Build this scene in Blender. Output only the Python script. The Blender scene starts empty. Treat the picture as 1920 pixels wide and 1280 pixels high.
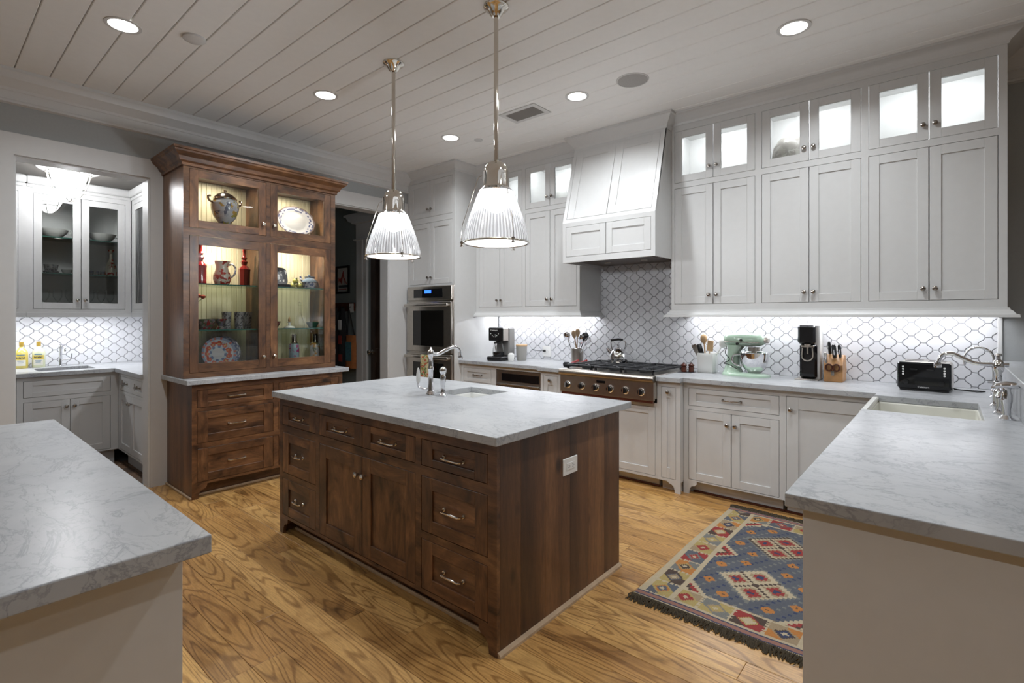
import bpy, bmesh, math, random
from mathutils import Vector, Matrix
random.seed(7)
sc = bpy.context.scene
COL = sc.collection
# ------------------------------------------------------------------ camera, world, exposure
CAM_H = 1.407
cd = bpy.data.cameras.new('camera'); cam = bpy.data.objects.new('camera', cd); COL.objects.link(cam)
cam.location = (0, 0, CAM_H); cam.rotation_euler = (math.pi/2, 0, 0.7058)
cd.sensor_width = 36; cd.lens = 956.2*36/1920; cd.shift_y = -47/1920; cd.clip_start = 0.02
sc.camera = cam
wd = bpy.data.worlds.new('world'); sc.world = wd; wd.use_nodes = True
wd.node_tree.nodes['Background'].inputs[0].default_value = (0.60, 0.63, 0.68, 1)
wd.node_tree.nodes['Background'].inputs[1].default_value = 0.0
sc.view_settings.view_transform = 'Standard'; sc.view_settings.look = 'None'
sc.view_settings.gamma = 1; sc.view_settings.use_curve_mapping = False
sc.view_settings.exposure = 0.92
P_CAN, P_UNDER, P_GLASS, P_HUTCH = 8.0, 0.85, 1.6, 2.3
sc.cycles.max_bounces = 12; sc.cycles.diffuse_bounces = 8; sc.cycles.transparent_max_bounces = 16
sc.cycles.caustics_reflective = False; sc.cycles.caustics_refractive = False
sc.cycles.sample_clamp_indirect = 4

# ------------------------------------------------------------------ materials
MATS = {}
def srgb(r, g, b):
    f = lambda c: (c/255/12.92 if c/255 <= 0.04045 else ((c/255+0.055)/1.055)**2.4)
    return (f(r), f(g), f(b), 1)
class NT:
    def __init__(s, name):
        s.m = bpy.data.materials.new(name); s.m.use_nodes = True; s.t = s.m.node_tree; s.n = s.t.nodes
        s.b = s.n['Principled BSDF']; s.out = s.n['Material Output']; MATS[name] = s.m
    def add(s, typ, **kw):
        nd = s.n.new(typ)
        for k, v in kw.items():
            if k in nd.inputs: nd.inputs[k].default_value = v
            else: setattr(nd, k, v)
        return nd
    def link(s, a, b): s.t.links.new(a, b)
    def set(s, **kw):
        for k, v in kw.items(): s.b.inputs[k.replace('_', ' ')].default_value = v
    def ramp(s, stops, fac=None):
        nd = s.n.new('ShaderNodeValToRGB'); cr = nd.color_ramp
        while len(cr.elements) < len(stops): cr.elements.new(0.5)
        for e, (p, c) in zip(cr.elements, stops): e.position = p; e.color = c if len(c) == 4 else (*c, 1)
        if fac is not None: s.link(fac, nd.inputs[0])
        return nd
    def coords(s, scale=(1, 1, 1), rnd=0.0, kind='Object'):
        tc = s.n.new('ShaderNodeTexCoord'); mp = s.n.new('ShaderNodeMapping'); mp.inputs['Scale'].default_value = scale
        if rnd:
            oi = s.n.new('ShaderNodeObjectInfo'); mu = s.n.new('ShaderNodeMath'); mu.operation = 'MULTIPLY'; mu.inputs[1].default_value = rnd
            s.link(oi.outputs['Random'], mu.inputs[0])
            ad = s.n.new('ShaderNodeVectorMath'); ad.operation = 'ADD'
            s.link(tc.outputs[kind], ad.inputs[0]); s.link(mu.outputs[0], ad.inputs[1]); s.link(ad.outputs[0], mp.inputs[0])
        else: s.link(tc.outputs[kind], mp.inputs[0])
        return mp.outputs[0]
    def noise(s, vec, scale, detail=4, rough=0.55, dist=0.0):
        nd = s.add('ShaderNodeTexNoise', Scale=scale, Detail=detail, Roughness=rough, Distortion=dist); s.link(vec, nd.inputs['Vector']); return nd.outputs['Fac']
    def mix(s, fac, a, b, typ='MIX'):
        nd = s.n.new('ShaderNodeMixRGB'); nd.blend_type = typ
        for i, v in ((0, fac), (1, a), (2, b)):
            if isinstance(v, (float, int)): nd.inputs[i].default_value = v if i == 0 else (v, v, v, 1)
            elif isinstance(v, tuple): nd.inputs[i].default_value = v
            else: s.link(v, nd.inputs[i])
        return nd.outputs[0]
    def bump(s, h, strength=0.3, dist=0.002):
        nd = s.add('ShaderNodeBump', Strength=strength, Distance=dist); s.link(h, nd.inputs['Height']); s.link(nd.outputs[0], s.b.inputs['Normal'])
def plain(name, col, rough=0.5, metal=0.0, var=0.0, scale=20, coat=0.0, bump=0.0):
    t = NT(name); t.set(Roughness=rough, Metallic=metal, Coat_Weight=coat)
    v = t.coords()
    f = t.noise(v, scale, 3)
    c2 = tuple(x*(1-var) for x in col[:3])+(1,)
    r = t.ramp([(0.35, c2), (0.65, col)], f); t.link(r.outputs[0], t.b.inputs['Base Color'])
    if bump: t.bump(f, bump, 0.001)
    return t.m
WHITE = plain('white_cabinet_paint', (0.58, 0.58, 0.575, 1), 0.38, var=0.02)
TRIMW = plain('white_trim_paint', (0.60, 0.60, 0.595, 1), 0.45, var=0.02)
CEILW = plain('ceiling_plank_paint', (0.82, 0.82, 0.81, 1), 0.5, var=0.02)
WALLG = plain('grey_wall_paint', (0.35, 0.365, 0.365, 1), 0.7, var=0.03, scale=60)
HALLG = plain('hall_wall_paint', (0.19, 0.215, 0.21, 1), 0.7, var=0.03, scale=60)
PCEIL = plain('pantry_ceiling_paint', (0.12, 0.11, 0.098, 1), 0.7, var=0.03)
GROUT = plain('grey_grout', (0.24, 0.24, 0.25, 1), 0.8, var=0.15, scale=200)
TILE = plain('white_glazed_tile', (0.64, 0.645, 0.67, 1), 0.12, var=0.03, scale=8, coat=0.3)
STEEL = plain('stainless_steel', (0.52, 0.48, 0.43, 1), 0.28, 1.0, var=0.08, scale=30)
CHROME = plain('polished_chrome', (0.78, 0.78, 0.80, 1), 0.06, 1.0)
NICKEL = plain('polished_nickel', (0.68, 0.64, 0.58, 1), 0.08, 1.0)
PEWTER = plain('aged_nickel', (0.42, 0.39, 0.36, 1), 0.2, 1.0)
BLACK = plain('black_plastic', (0.012, 0.012, 0.013, 1), 0.25, var=0.2)
BLKGLOSS = plain('black_gloss', (0.006, 0.006, 0.007, 1), 0.05)
OVGLASS = plain('black_oven_glass', (0.006, 0.0055, 0.005, 1), 0.04)
IRON = plain('cast_iron', (0.014, 0.015, 0.018, 1), 0.45, var=0.3, scale=90, bump=0.2)
CERAM = plain('white_ceramic', (0.74, 0.74, 0.72, 1), 0.15, coat=0.3)
SINKC = plain('cream_fireclay', (0.66, 0.655, 0.60, 1), 0.2, coat=0.3)
GREYP = plain('grey_plastic', (0.22, 0.215, 0.21, 1), 0.4)
RUBBER = plain('black_rubber', (0.01, 0.01, 0.01, 1), 0.7)
QROUND = plain('pale_shoe_molding', (0.42, 0.30, 0.19, 1), 0.4, var=0.2)
VENTD = plain('vent_dark', (0.05, 0.05, 0.05, 1), 0.8)
SPKG = plain('speaker_mesh_grey', (0.40, 0.39, 0.38, 1), 0.8, var=0.15, scale=400)
LINER = plain('hood_liner_brown_steel', (0.10, 0.065, 0.042, 1), 0.3, 0.8)
MINT = plain('mint_green_enamel', (0.42, 0.56, 0.44, 1), 0.12, coat=0.6)
BEECH = plain('beech_wood', (0.55, 0.36, 0.19, 1), 0.5, var=0.25, scale=12)
KNIFEW = plain('knife_block_wood', (0.47, 0.24, 0.09, 1), 0.4, var=0.35, scale=14)
BRASSY = plain('gold_cap', (0.50, 0.33, 0.06, 1), 0.35, 0.4)
RED = plain('red_glass_glaze', (0.30, 0.012, 0.012, 1), 0.08, coat=0.8)
DKRED = plain('dark_red_glaze', (0.12, 0.012, 0.010, 1), 0.08, coat=0.8)
def glass(name, tint=(1, 1, 1, 1), rough=0.0, refl=1.0, fr=1.45):
    t = NT(name); tr = t.add('ShaderNodeBsdfTransparent'); tr.inputs[0].default_value = tint
    gl = t.add('ShaderNodeBsdfGlossy', Roughness=rough); f = t.add('ShaderNodeFresnel', IOR=fr)
    mu = t.add('ShaderNodeMath', operation='MULTIPLY'); t.link(f.outputs[0], mu.inputs[0]); mu.inputs[1].default_value = refl
    mx = t.n.new('ShaderNodeMixShader'); t.link(mu.outputs[0], mx.inputs[0]); t.link(tr.outputs[0], mx.inputs[1]); t.link(gl.outputs[0], mx.inputs[2])
    t.link(mx.outputs[0], t.out.inputs['Surface']); t.n.remove(t.b); return t.m
PANE = glass('door_pane_glass', (0.97, 0.98, 0.97, 1))
SHELFG = glass('shelf_glass', (0.86, 0.93, 0.89, 1))
CLEARG = glass('clear_glassware', (0.98, 0.985, 0.985, 1), fr=1.3, refl=0.4)
SHELFEDGE = plain('shelf_glass_edge', (0.04, 0.16, 0.13, 1), 0.1)
def emis(name, col, strength):
    t = NT(name); e = t.add('ShaderNodeEmission', Strength=strength); e.inputs[0].default_value = col
    t.link(e.outputs[0], t.out.inputs['Surface']); t.n.remove(t.b); return t.m
E_LENS = emis('lamp_lens_glow', (1, 0.97, 0.93, 1), 7)
E_BULB = emis('bulb_glow', (0.94, 0.97, 1, 1), 230)
E_STRIP = emis('under_cabinet_led', (0.95, 0.96, 1, 1), 12)
E_BLUE = emis('oven_display_blue', (0.03, 0.13, 1, 1), 1.6)
E_PANTRY = emis('pantry_globe_glow', (0.97, 0.98, 1, 1), 22)
def shade_glass(name, rfr, trl):
    t = NT(name)
    tr = t.add('ShaderNodeBsdfTransparent'); tr.inputs[0].default_value = (0.96, 0.96, 0.97, 1)
    rf = t.add('ShaderNodeBsdfRefraction', Roughness=0.34, IOR=1.12); rf.inputs[0].default_value = (0.97, 0.97, 0.98, 1)
    tl = t.add('ShaderNodeBsdfTranslucent'); tl.inputs[0].default_value = (0.8, 0.8, 0.82, 1)
    gl = t.add('ShaderNodeBsdfGlossy', Roughness=0.12); f = t.add('ShaderNodeFresnel', IOR=1.6)
    m0 = t.n.new('ShaderNodeMixShader'); m0.inputs[0].default_value = rfr; t.link(tr.outputs[0], m0.inputs[1]); t.link(rf.outputs[0], m0.inputs[2])
    m1 = t.n.new('ShaderNodeMixShader'); m1.inputs[0].default_value = trl; t.link(m0.outputs[0], m1.inputs[1]); t.link(tl.outputs[0], m1.inputs[2])
    m2 = t.n.new('ShaderNodeMixShader'); t.link(f.outputs[0], m2.inputs[0]); t.link(m1.outputs[0], m2.inputs[1]); t.link(gl.outputs[0], m2.inputs[2])
    t.link(m2.outputs[0], t.out.inputs['Surface']); t.n.remove(t.b); return t.m
SHADEG = [shade_glass('ribbed_shade_glass_clear', 0.22, 0.012), shade_glass('ribbed_shade_glass_ridge', 0.55, 0.05)]
def lens_glass():
    t = NT('frosted_lens'); tl = t.add('ShaderNodeBsdfTranslucent'); tl.inputs[0].default_value = (0.85, 0.85, 0.86, 1)
    df = t.add('ShaderNodeBsdfDiffuse'); df.inputs[0].default_value = (0.8, 0.8, 0.8, 1); tr = t.add('ShaderNodeBsdfTransparent')
    m0 = t.n.new('ShaderNodeMixShader'); m0.inputs[0].default_value = 0.35; t.link(tl.outputs[0], m0.inputs[1]); t.link(df.outputs[0], m0.inputs[2])
    m1 = t.n.new('ShaderNodeMixShader'); m1.inputs[0].default_value = 0.45; t.link(m0.outputs[0], m1.inputs[1]); t.link(tr.outputs[0], m1.inputs[2])
    t.link(m1.outputs[0], t.out.inputs['Surface']); t.n.remove(t.b); return t.m
FROST = lens_glass()
def marble():
    t = NT('carrara_marble'); t.set(Roughness=0.28, Specular_IOR_Level=0.22)
    v = t.coords(kind='Object', rnd=9.0)
    n0 = t.noise(v, 2.6, 6, 0.62, 1.2)
    base = t.ramp([(0.25, (0.315, 0.325, 0.34)), (0.5, (0.385, 0.393, 0.405)), (0.75, (0.43, 0.435, 0.44))], n0)
    def vein(sc_, w, d, sh):
        v2 = t.coords((1, 1.7, 1.3), 5.0); nn = t.noise(v2, sc_, 7, 0.62, d)
        s_ = t.add('ShaderNodeMath', operation='SUBTRACT'); t.link(nn, s_.inputs[0]); s_.inputs[1].default_value = sh
        a = t.add('ShaderNodeMath', operation='ABSOLUTE'); t.link(s_.outputs[0], a.inputs[0])
        return t.ramp([(0.0, (1, 1, 1)), (w, (0, 0, 0))], a.outputs[0]).outputs[0]
    c = t.mix(t.mix(0.35, vein(1.6, 0.012, 1.0, 0.5), 0.0), base.outputs[0], (0.19, 0.20, 0.215, 1))
    c = t.mix(t.mix(0.35, vein(4.2, 0.016, 0.6, 0.47), 0.0), c, (0.24, 0.25, 0.265, 1))
    c = t.mix(t.mix(0.45, vein(11, 0.022, 0.8, 0.55), 0.0), c, (0.30, 0.31, 0.32, 1))
    t.link(c, t.b.inputs['Base Color']); return t.m
MARBLE = marble()
def alder(name, axis, calm=False):
    t = NT(name); t.set(Roughness=0.4, Coat_Weight=0.08, Coat_Roughness=0.25)
    s = [1.0, 1.0, 1.0]; s[axis] = 0.12
    v = t.coords(tuple(s), 13.0); s2 = [1.0]*3; s2[axis] = 0.10 if calm else 0.42; vb = t.coords(tuple(s2), 17.0)
    streak = t.noise(v, 55, 5, 0.6, 0.4); blot = t.noise(vb, 3.5 if calm else 6.5, 2 if calm else 4, 0.5 if calm else 0.6, 0.4 if calm else 1.6); fine = t.noise(v, 260, 2, 0.5)
    c = t.ramp([(0.30, (0.034, 0.0145, 0.0065)), (0.44, (0.100, 0.045, 0.0195)), (0.56, (0.155, 0.072, 0.031)), (0.72, (0.245, 0.122, 0.052))], blot).outputs[0]
    c = t.mix(0.55, c, t.ramp([(0.3, (0.35, 0.33, 0.31)), (0.7, (1.25, 1.2, 1.15))], streak).outputs[0], 'MULTIPLY')
    c = t.mix(0.35, c, t.ramp([(0.35, (0.55, 0.52, 0.5)), (0.65, (1.1, 1.1, 1.1))], fine).outputs[0], 'MULTIPLY')
    vo = t.add('ShaderNodeTexVoronoi', Scale=3.4); s3 = [1.0]*3; s3[axis] = 0.6; t.link(t.coords(tuple(s3), 7.0), vo.inputs['Vector'])
    k = t.ramp([(0.0, (0.18, 0.15, 0.13)), (0.045, (0.30, 0.27, 0.25)), (0.10, (1, 1, 1))], vo.outputs['Distance']).outputs[0]
    c = t.mix(0.9, c, k, 'MULTIPLY')
    oi = t.n.new('ShaderNodeObjectInfo'); c = t.mix(1.0, c, t.ramp([(0, (.78, .76, .74)), (1, (1.25, 1.22, 1.18))], oi.outputs['Random']).outputs[0], 'MULTIPLY')
    t.link(c, t.b.inputs['Base Color']); t.bump(streak, 0.06, 0.001); return t.m
ALEND = alder('knotty_alder_end_planks', 2, True)
ALX, ALY, ALZ = alder('knotty_alder_along_x', 0), alder('knotty_alder_along_y', 1), alder('knotty_alder_upright', 2)
def darkdoor():
    t = NT('dark_stained_door'); t.set(Roughness=0.35); v = t.coords((1, 1, 0.1), 3.0); n = t.noise(v, 40, 5, 0.6, 0.5); n2 = t.noise(t.coords((1, 1, 0.4)), 5, 3)
    c = t.mix(0.6, t.ramp([(0.3, (0.018, 0.010, 0.007)), (0.7, (0.065, 0.038, 0.024))], n2).outputs[0], t.ramp([(0.3, (0.4, 0.4, 0.4)), (0.7, (1.2, 1.2, 1.2))], n).outputs[0], 'MULTIPLY')
    t.link(c, t.b.inputs['Base Color']); return t.m
DKDOOR = darkdoor()
def oak():
    t = NT('oak_floor_plank'); t.set(Roughness=0.3, Coat_Weight=0.1, Coat_Roughness=0.15)
    oi = t.n.new('ShaderNodeObjectInfo')
    v = t.coords((0.10, 1, 1), 31.0); vs = t.coords((0.13, 1, 1), 23.0); vl = t.coords((0.35, 1, 1), 11.0)
    warp = t.noise(vs, 6, 1.2, 0.4, 0.25)
    mu = t.add('ShaderNodeMath', operation='MULTIPLY'); t.link(warp, mu.inputs[0]); mu.inputs[1].default_value = 26.0
    si = t.add('ShaderNodeMath', operation='SINE'); m6 = t.add('ShaderNodeMath', operation='MULTIPLY'); t.link(mu.outputs[0], m6.inputs[0]); m6.inputs[1].default_value = 5.0; t.link(m6.outputs[0], si.inputs[0])
    ring = t.ramp([(0.30, (1, 1, 1)), (1.0, (0.42, 0.34, 0.27))], si.outputs[0])
    fine = t.noise(v, 150, 3, 0.6); blot = t.noise(vl, 4.5, 4, 0.6, 1.0)
    base = t.ramp([(0.0, (0.43, 0.23, 0.075)), (0.35, (0.51, 0.29, 0.098)), (0.7, (0.62, 0.375, 0.134)), (1.0, (0.54, 0.315, 0.12))], oi.outputs['Random'])
    c = t.mix(0.7, base.outputs[0], ring.outputs[0], 'MULTIPLY')
    c = t.mix(0.5, c, t.ramp([(0.3, (0.55, 0.5, 0.45)), (0.6, (1.12, 1.1, 1.08))], fine).outputs[0], 'MULTIPLY')
    c = t.mix(0.75, c, t.ramp([(0.29, (0.14, 0.10, 0.075)), (0.375, (0.60, 0.53, 0.46)), (0.50, (1, 1, 1)), (0.8, (1.15, 1.12, 1.05))], blot).outputs[0], 'MULTIPLY')
    t.link(c, t.b.inputs['Base Color']); t.bump(fine, 0.05, 0.001); return t.m
OAK = oak()
def cream_bead():
    t = NT('cream_beadboard'); t.set(Roughness=0.5); v = t.coords((1, 1, 0.15)); n = t.noise(v, 30, 4)
    r = t.ramp([(0.3, (0.55, 0.49, 0.31)), (0.7, (0.66, 0.60, 0.41))], n); t.link(r.outputs[0], t.b.inputs['Base Color']); return t.m
CREAM = cream_bead()
def brickm():
    t = NT('pantry_brick'); t.set(Roughness=0.6); oi = t.n.new('ShaderNodeObjectInfo'); v = t.coords(rnd=5.0); n = t.noise(v, 25, 4)
    b = t.ramp([(0, (0.13, 0.085, 0.06)), (0.5, (0.24, 0.145, 0.09)), (1, (0.19, 0.15, 0.12))], oi.outputs['Random'])
    c = t.mix(0.6, b.outputs[0], t.ramp([(0.3, (0.5, 0.5, 0.5)), (0.7, (1.2, 1.2, 1.2))], n).outputs[0], 'MULTIPLY'); t.link(c, t.b.inputs['Base Color']); return t.m
BRICK = brickm()
def colattr(name, rough=0.8, noise=0.25, scale=300, coat=0.0):
    t = NT(name); t.set(Roughness=rough, Coat_Weight=coat); a = t.add('ShaderNodeVertexColor', layer_name='Col'); n = t.noise(t.coords(), scale, 3)
    c = t.mix(noise*2, a.outputs[0], t.ramp([(0.3, (0.6, 0.6, 0.6)), (0.7, (1.2, 1.2, 1.2))], n).outputs[0], 'MULTIPLY'); t.link(c, t.b.inputs['Base Color']); return t
RUGM = colattr('kilim_wool', 0.95).m
POTTERY = colattr('painted_pottery', 0.15, 0.02, coat=0.5).m
CLOTHC = colattr('printed_cloth', 0.9, 0.1).m
def speckled(name, stops, scale, rough=0.2, coat=0.4):
    t = NT(name); t.set(Roughness=rough, Coat_Weight=coat); vo = t.add('ShaderNodeTexVoronoi', Scale=scale); cv = t.coords(); nz = t.add('ShaderNodeTexNoise', Scale=scale*1.3, Detail=2.0); t.link(cv, nz.inputs['Vector'])
    vm = t.add('ShaderNodeVectorMath', operation='MULTIPLY_ADD'); vm.inputs[1].default_value = (1.6/scale,)*3; t.link(nz.outputs['Color'], vm.inputs[0]); t.link(cv, vm.inputs[2]); t.link(vm.outputs[0], vo.inputs['Vector'])
    r = t.ramp(stops, vo.outputs['Color']); r.color_ramp.interpolation = 'CONSTANT'; t.link(r.outputs[0], t.b.inputs['Base Color']); return t.m
TOWEL = speckled('floral_towel_print', [(0, (0.5, 0.45, 0.25)), (0.3, (0.12, 0.2, 0.06)), (0.45, (0.5, 0.10, 0.06)), (0.6, (0.55, 0.5, 0.3)), (0.8, (0.45, 0.28, 0.05))], 60, 0.9, 0)
TUREEN = speckled('painted_majolica', [(0, (0.42, 0.42, 0.44)), (0.35, (0.30, 0.26, 0.05)), (0.45, (0.36, 0.37, 0.40)), (0.6, (0.10, 0.11, 0.16)), (0.68, (0.40, 0.24, 0.05)), (0.75, (0.45, 0.45, 0.46))], 30)
BLUEW = speckled('blue_white_pottery', [(0, (0.50, 0.50, 0.52)), (0.45, (0.05, 0.07, 0.16)), (0.7, (0.45, 0.45, 0.48)), (0.85, (0.08, 0.10, 0.2))], 70)
REDW = speckled('red_flower_pottery', [(0, (0.60, 0.56, 0.46)), (0.5, (0.42, 0.03, 0.015)), (0.68, (0.62, 0.58, 0.48)), (0.9, (0.45, 0.14, 0.03))], 45)
FOLK = speckled('folk_art_bowl', [(0, (0.14, 0.10, 0.10)), (0.3, (0.25, 0.22, 0.20)), (0.5, (0.25, 0.02, 0.02)), (0.65, (0.07, 0.10, 0.05)), (0.8, (0.16, 0.15, 0.20))], 55)
GREYPR = speckled('etched_tumbler', [(0, (0.30, 0.29, 0.28)), (0.4, (0.10, 0.10, 0.11)), (0.6, (0.36, 0.36, 0.36)), (0.85, (0.20, 0.18, 0.18))], 90)
PINKF = speckled('pink_flask_print', [(0, (0.55, 0.22, 0.22)), (0.5, (0.60, 0.32, 0.30)), (0.8, (0.40, 0.06, 0.10))], 60)
BLUEF = speckled('blue_flask_print', [(0, (0.24, 0.34, 0.38)), (0.62, (0.30, 0.03, 0.14)), (0.78, (0.27, 0.37, 0.41))], 42)
WHITEF = speckled('white_flask_print', [(0, (0.56, 0.55, 0.52)), (0.66, (0.55, 0.30, 0.08)), (0.8, (0.12, 0.15, 0.08)), (0.9, (0.5, 0.12, 0.1))], 34)
STONEB = speckled('veined_stone', [(0, (0.33, 0.31, 0.28)), (0.4, (0.40, 0.38, 0.35)), (0.7, (0.28, 0.26, 0.24))], 25, 0.4, 0.1)
YELLIQ = plain('yellow_liqueur_bottle', (0.62, 0.50, 0.12, 1), 0.08, coat=0.6)
PALELIQ = plain('pale_green_liqueur_bottle', (0.60, 0.62, 0.42, 1), 0.08, coat=0.6)
LABELM = plain('paper_label', (0.66, 0.64, 0.56, 1), 0.6)
YELLAB = plain('yellow_label', (0.62, 0.48, 0.10, 1), 0.6)
INK = plain('dark_print_ink', (0.03, 0.04, 0.05, 1), 0.6)
BLUEINK = plain('blue_print_ink', (0.10, 0.2, 0.30, 1), 0.6)
WHITEINK = plain('white_print', (0.75, 0.75, 0.75, 1), 0.5)
POSTERP = plain('poster_paper', (0.40, 0.38, 0.35, 1), 0.7)
POSTERR = plain('poster_red', (0.28, 0.035, 0.025, 1), 0.7)
ROSE = plain('coral_petal', (0.50, 0.07, 0.04, 1), 0.6, var=0.3)
LEAFM = plain('green_leaf', (0.06, 0.10, 0.03, 1), 0.5)
LEMON = plain('yellow_green_fruit', (0.45, 0.42, 0.08, 1), 0.35)
GREENC = plain('green_glass_bowl', (0.05, 0.16, 0.10, 1), 0.1)
ORANGEC = plain('orange_tote_cloth', (0.40, 0.14, 0.04, 1), 0.9, var=0.2)
TEALC = plain('teal_tote_print', (0.05, 0.16, 0.20, 1), 0.9, var=0.4, scale=40)
BLACKC = plain('black_cloth', (0.015, 0.015, 0.017, 1), 0.95, var=0.3)
NAVYC = plain('slate_cloth', (0.10, 0.14, 0.18, 1), 0.95)
FRINGE = plain('brown_wool_fringe', (0.075, 0.055, 0.03, 1), 1.0, var=0.5, scale=120)
REDP = plain('red_silicone', (0.35, 0.03, 0.03, 1), 0.4)
BROWNP = plain('dark_turned_wood', (0.09, 0.025, 0.015, 1), 0.25, var=0.3)
SANDY = plain('tan_wood_utensil', (0.34, 0.23, 0.13, 1), 0.5, var=0.2)
CANIS = plain('grey_canister', (0.30, 0.29, 0.27, 1), 0.5)
# ------------------------------------------------------------------ mesh helpers
class MB:
    def __init__(s, fr=None):
        s.v = []; s.f = []; s.mi = []; s.fr = fr; s.col = []
    def P(s, p):
        return s.fr(*p) if s.fr else tuple(p)
    def add(s, vs, fs, mi=0, col=None):
        o = len(s.v); s.v += [s.P(p) for p in vs]
        for f in fs: s.f.append([i+o for i in f]); s.mi.append(mi); s.col.append(col)
        return s
    def box(s, a0, a1, b0, b1, c0, c1, ch=0.0, mi=0):
        a0, a1 = min(a0, a1), max(a0, a1); b0, b1 = min(b0, b1), max(b0, b1); c0, c1 = min(c0, c1), max(c0, c1)
        if ch <= 0:
            vs = [(x, y, z) for x in (a0, a1) for y in (b0, b1) for z in (c0, c1)]
            return s.add(vs, [(0, 1, 3, 2), (4, 6, 7, 5), (0, 4, 5, 1), (2, 3, 7, 6), (0, 2, 6, 4), (1, 5, 7, 3)], mi)
        ch = min(ch, (a1-a0)*.45, (b1-b0)*.45, (c1-c0)*.45)
        lo, hi = (a0, b0, c0), (a1, b1, c1); vs = []; idx = {}
        for sx in (0, 1):
            for sy in (0, 1):
                for sz in (0, 1):
                    cn = [(lo, hi)[q][k] for k, q in enumerate((sx, sy, sz))]; sg = [1 if q == 0 else -1 for q in (sx, sy, sz)]
                    for k in range(3):
                        p = [cn[j]+(0 if j == k else sg[j]*ch) for j in range(3)]
                        idx[(sx, sy, sz, k)] = len(vs); vs.append(tuple(p))
        fs = []
        for k in range(3):
            i, j = [q for q in range(3) if q != k]
            for e in (0, 1):
                def key(p, q):
                    r = [0, 0, 0]; r[k] = e; r[i] = p; r[j] = q; return idx[(*r, k)]
                fs.append([key(0, 0), key(1, 0), key(1, 1), key(0, 1)])
            for p in (0, 1):
                for q in (0, 1):
                    def ky(e, w):
                        r = [0, 0, 0]; r[k] = e; r[i] = p; r[j] = q; return idx[(*r, w)]
                    fs.append([ky(0, i), ky(0, j), ky(1, j), ky(1, i)])
        for sx in (0, 1):
            for sy in (0, 1):
                for sz in (0, 1): fs.append([idx[(sx, sy, sz, k)] for k in range(3)])
        return s.add(vs, fs, mi)
    def lathe(s, prof, n=24, c=(0, 0, 0), mi=0, cap=True, a0=0.0, axis=2, rib=0.0, squash=1.0):
        vs = []; fs = []
        for k, (r, z) in enumerate(prof):
            for i in range(n):
                a = a0+2*math.pi*i/n; rr = r+(rib if i % 2 else 0.0)
                p = [rr*math.cos(a), rr*math.sin(a)*squash, z]
                if axis == 0: p = [p[2], p[0], p[1]]
                elif axis == 1: p = [p[0], p[2], p[1]]
                vs.append((p[0]+c[0], p[1]+c[1], p[2]+c[2]))
        for k in range(len(prof)-1):
            for i in range(n): j = (i+1) % n; fs.append([k*n+i, k*n+j, (k+1)*n+j, (k+1)*n+i])
        if cap: fs.append(list(range(n))[::-1]); fs.append([(len(prof)-1)*n+i for i in range(n)])
        return s.add(vs, fs, mi)
    def tube(s, pts, r, n=10, mi=0, closed=False, cap=True):
        pts = [Vector(p) for p in pts]; m = len(pts); rs = r if isinstance(r, (list, tuple)) else [r]*m
        vs = []; fs = []; pv = None
        for k, p in enumerate(pts):
            if closed: d = (pts[(k+1) % m]-pts[k-1])
            else: d = pts[min(k+1, m-1)]-pts[max(k-1, 0)]
            d.normalize()
            if pv is None:
                u = Vector((0, 0, 1)) if abs(d.z) < 0.9 else Vector((1, 0, 0)); u = (u-d*u.dot(d)).normalized()
            else: u = (pv-d*pv.dot(d)); u = u.normalized() if u.length > 1e-6 else pv
            pv = u; w = d.cross(u)
            for i in range(n):
                a = 2*math.pi*i/n; vs.append(tuple(p+(u*math.cos(a)+w*math.sin(a))*rs[k]))
        for k in range(m if closed else m-1):
            for i in range(n): j = (i+1) % n; k2 = (k+1) % m; fs.append([k*n+i, k*n+j, k2*n+j, k2*n+i])
        if cap and not closed: fs.append(list(range(n))[::-1]); fs.append([(m-1)*n+i for i in range(n)])
        return s.add(vs, fs, mi)
    def prism(s, poly, n0, n1, mi=0, order='uvn'):
        # poly in (u, v); extruded along the middle coordinate (u, n, v)
        m = len(poly); vs = [(u, n0, v) for u, v in poly]+[(u, n1, v) for u, v in poly]
        fs = [list(range(m))[::-1], [m+i for i in range(m)]]+[[i, (i+1) % m, m+(i+1) % m, m+i] for i in range(m)]
        return s.add(vs, fs, mi)
    def sweep(s, path, prof, mi=0, closed=False):
        # path: (x, y) points; prof: closed loop of (outward d, z); outward lies to the right of travel
        m = len(path); k = len(prof); vs = []; fs = []
        for i, p in enumerate(path):
            p = Vector(p)
            din = (p-Vector(path[i-1])).normalized() if (i > 0 or closed) else None
            dout = (Vector(path[(i+1) % m])-p).normalized() if (i < m-1 or closed) else None
            din = din or dout; dout = dout or din
            n1 = Vector((din.y, -din.x)); n2 = Vector((dout.y, -dout.x)); nn = (n1+n2).normalized(); sc_ = 1/max(0.2, nn.dot(n1))
            for d, z in prof: q = p+nn*d*sc_; vs.append((q.x, q.y, z))
        for i in range(m if closed else m-1):
            a, b = i*k, ((i+1) % m)*k
            for j in range(k): j2 = (j+1) % k; fs.append([a+j, a+j2, b+j2, b+j])
        if not closed: fs.append(list(range(k))[::-1]); fs.append([(m-1)*k+j for j in range(k)])
        return s.add(vs, fs, mi)
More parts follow.
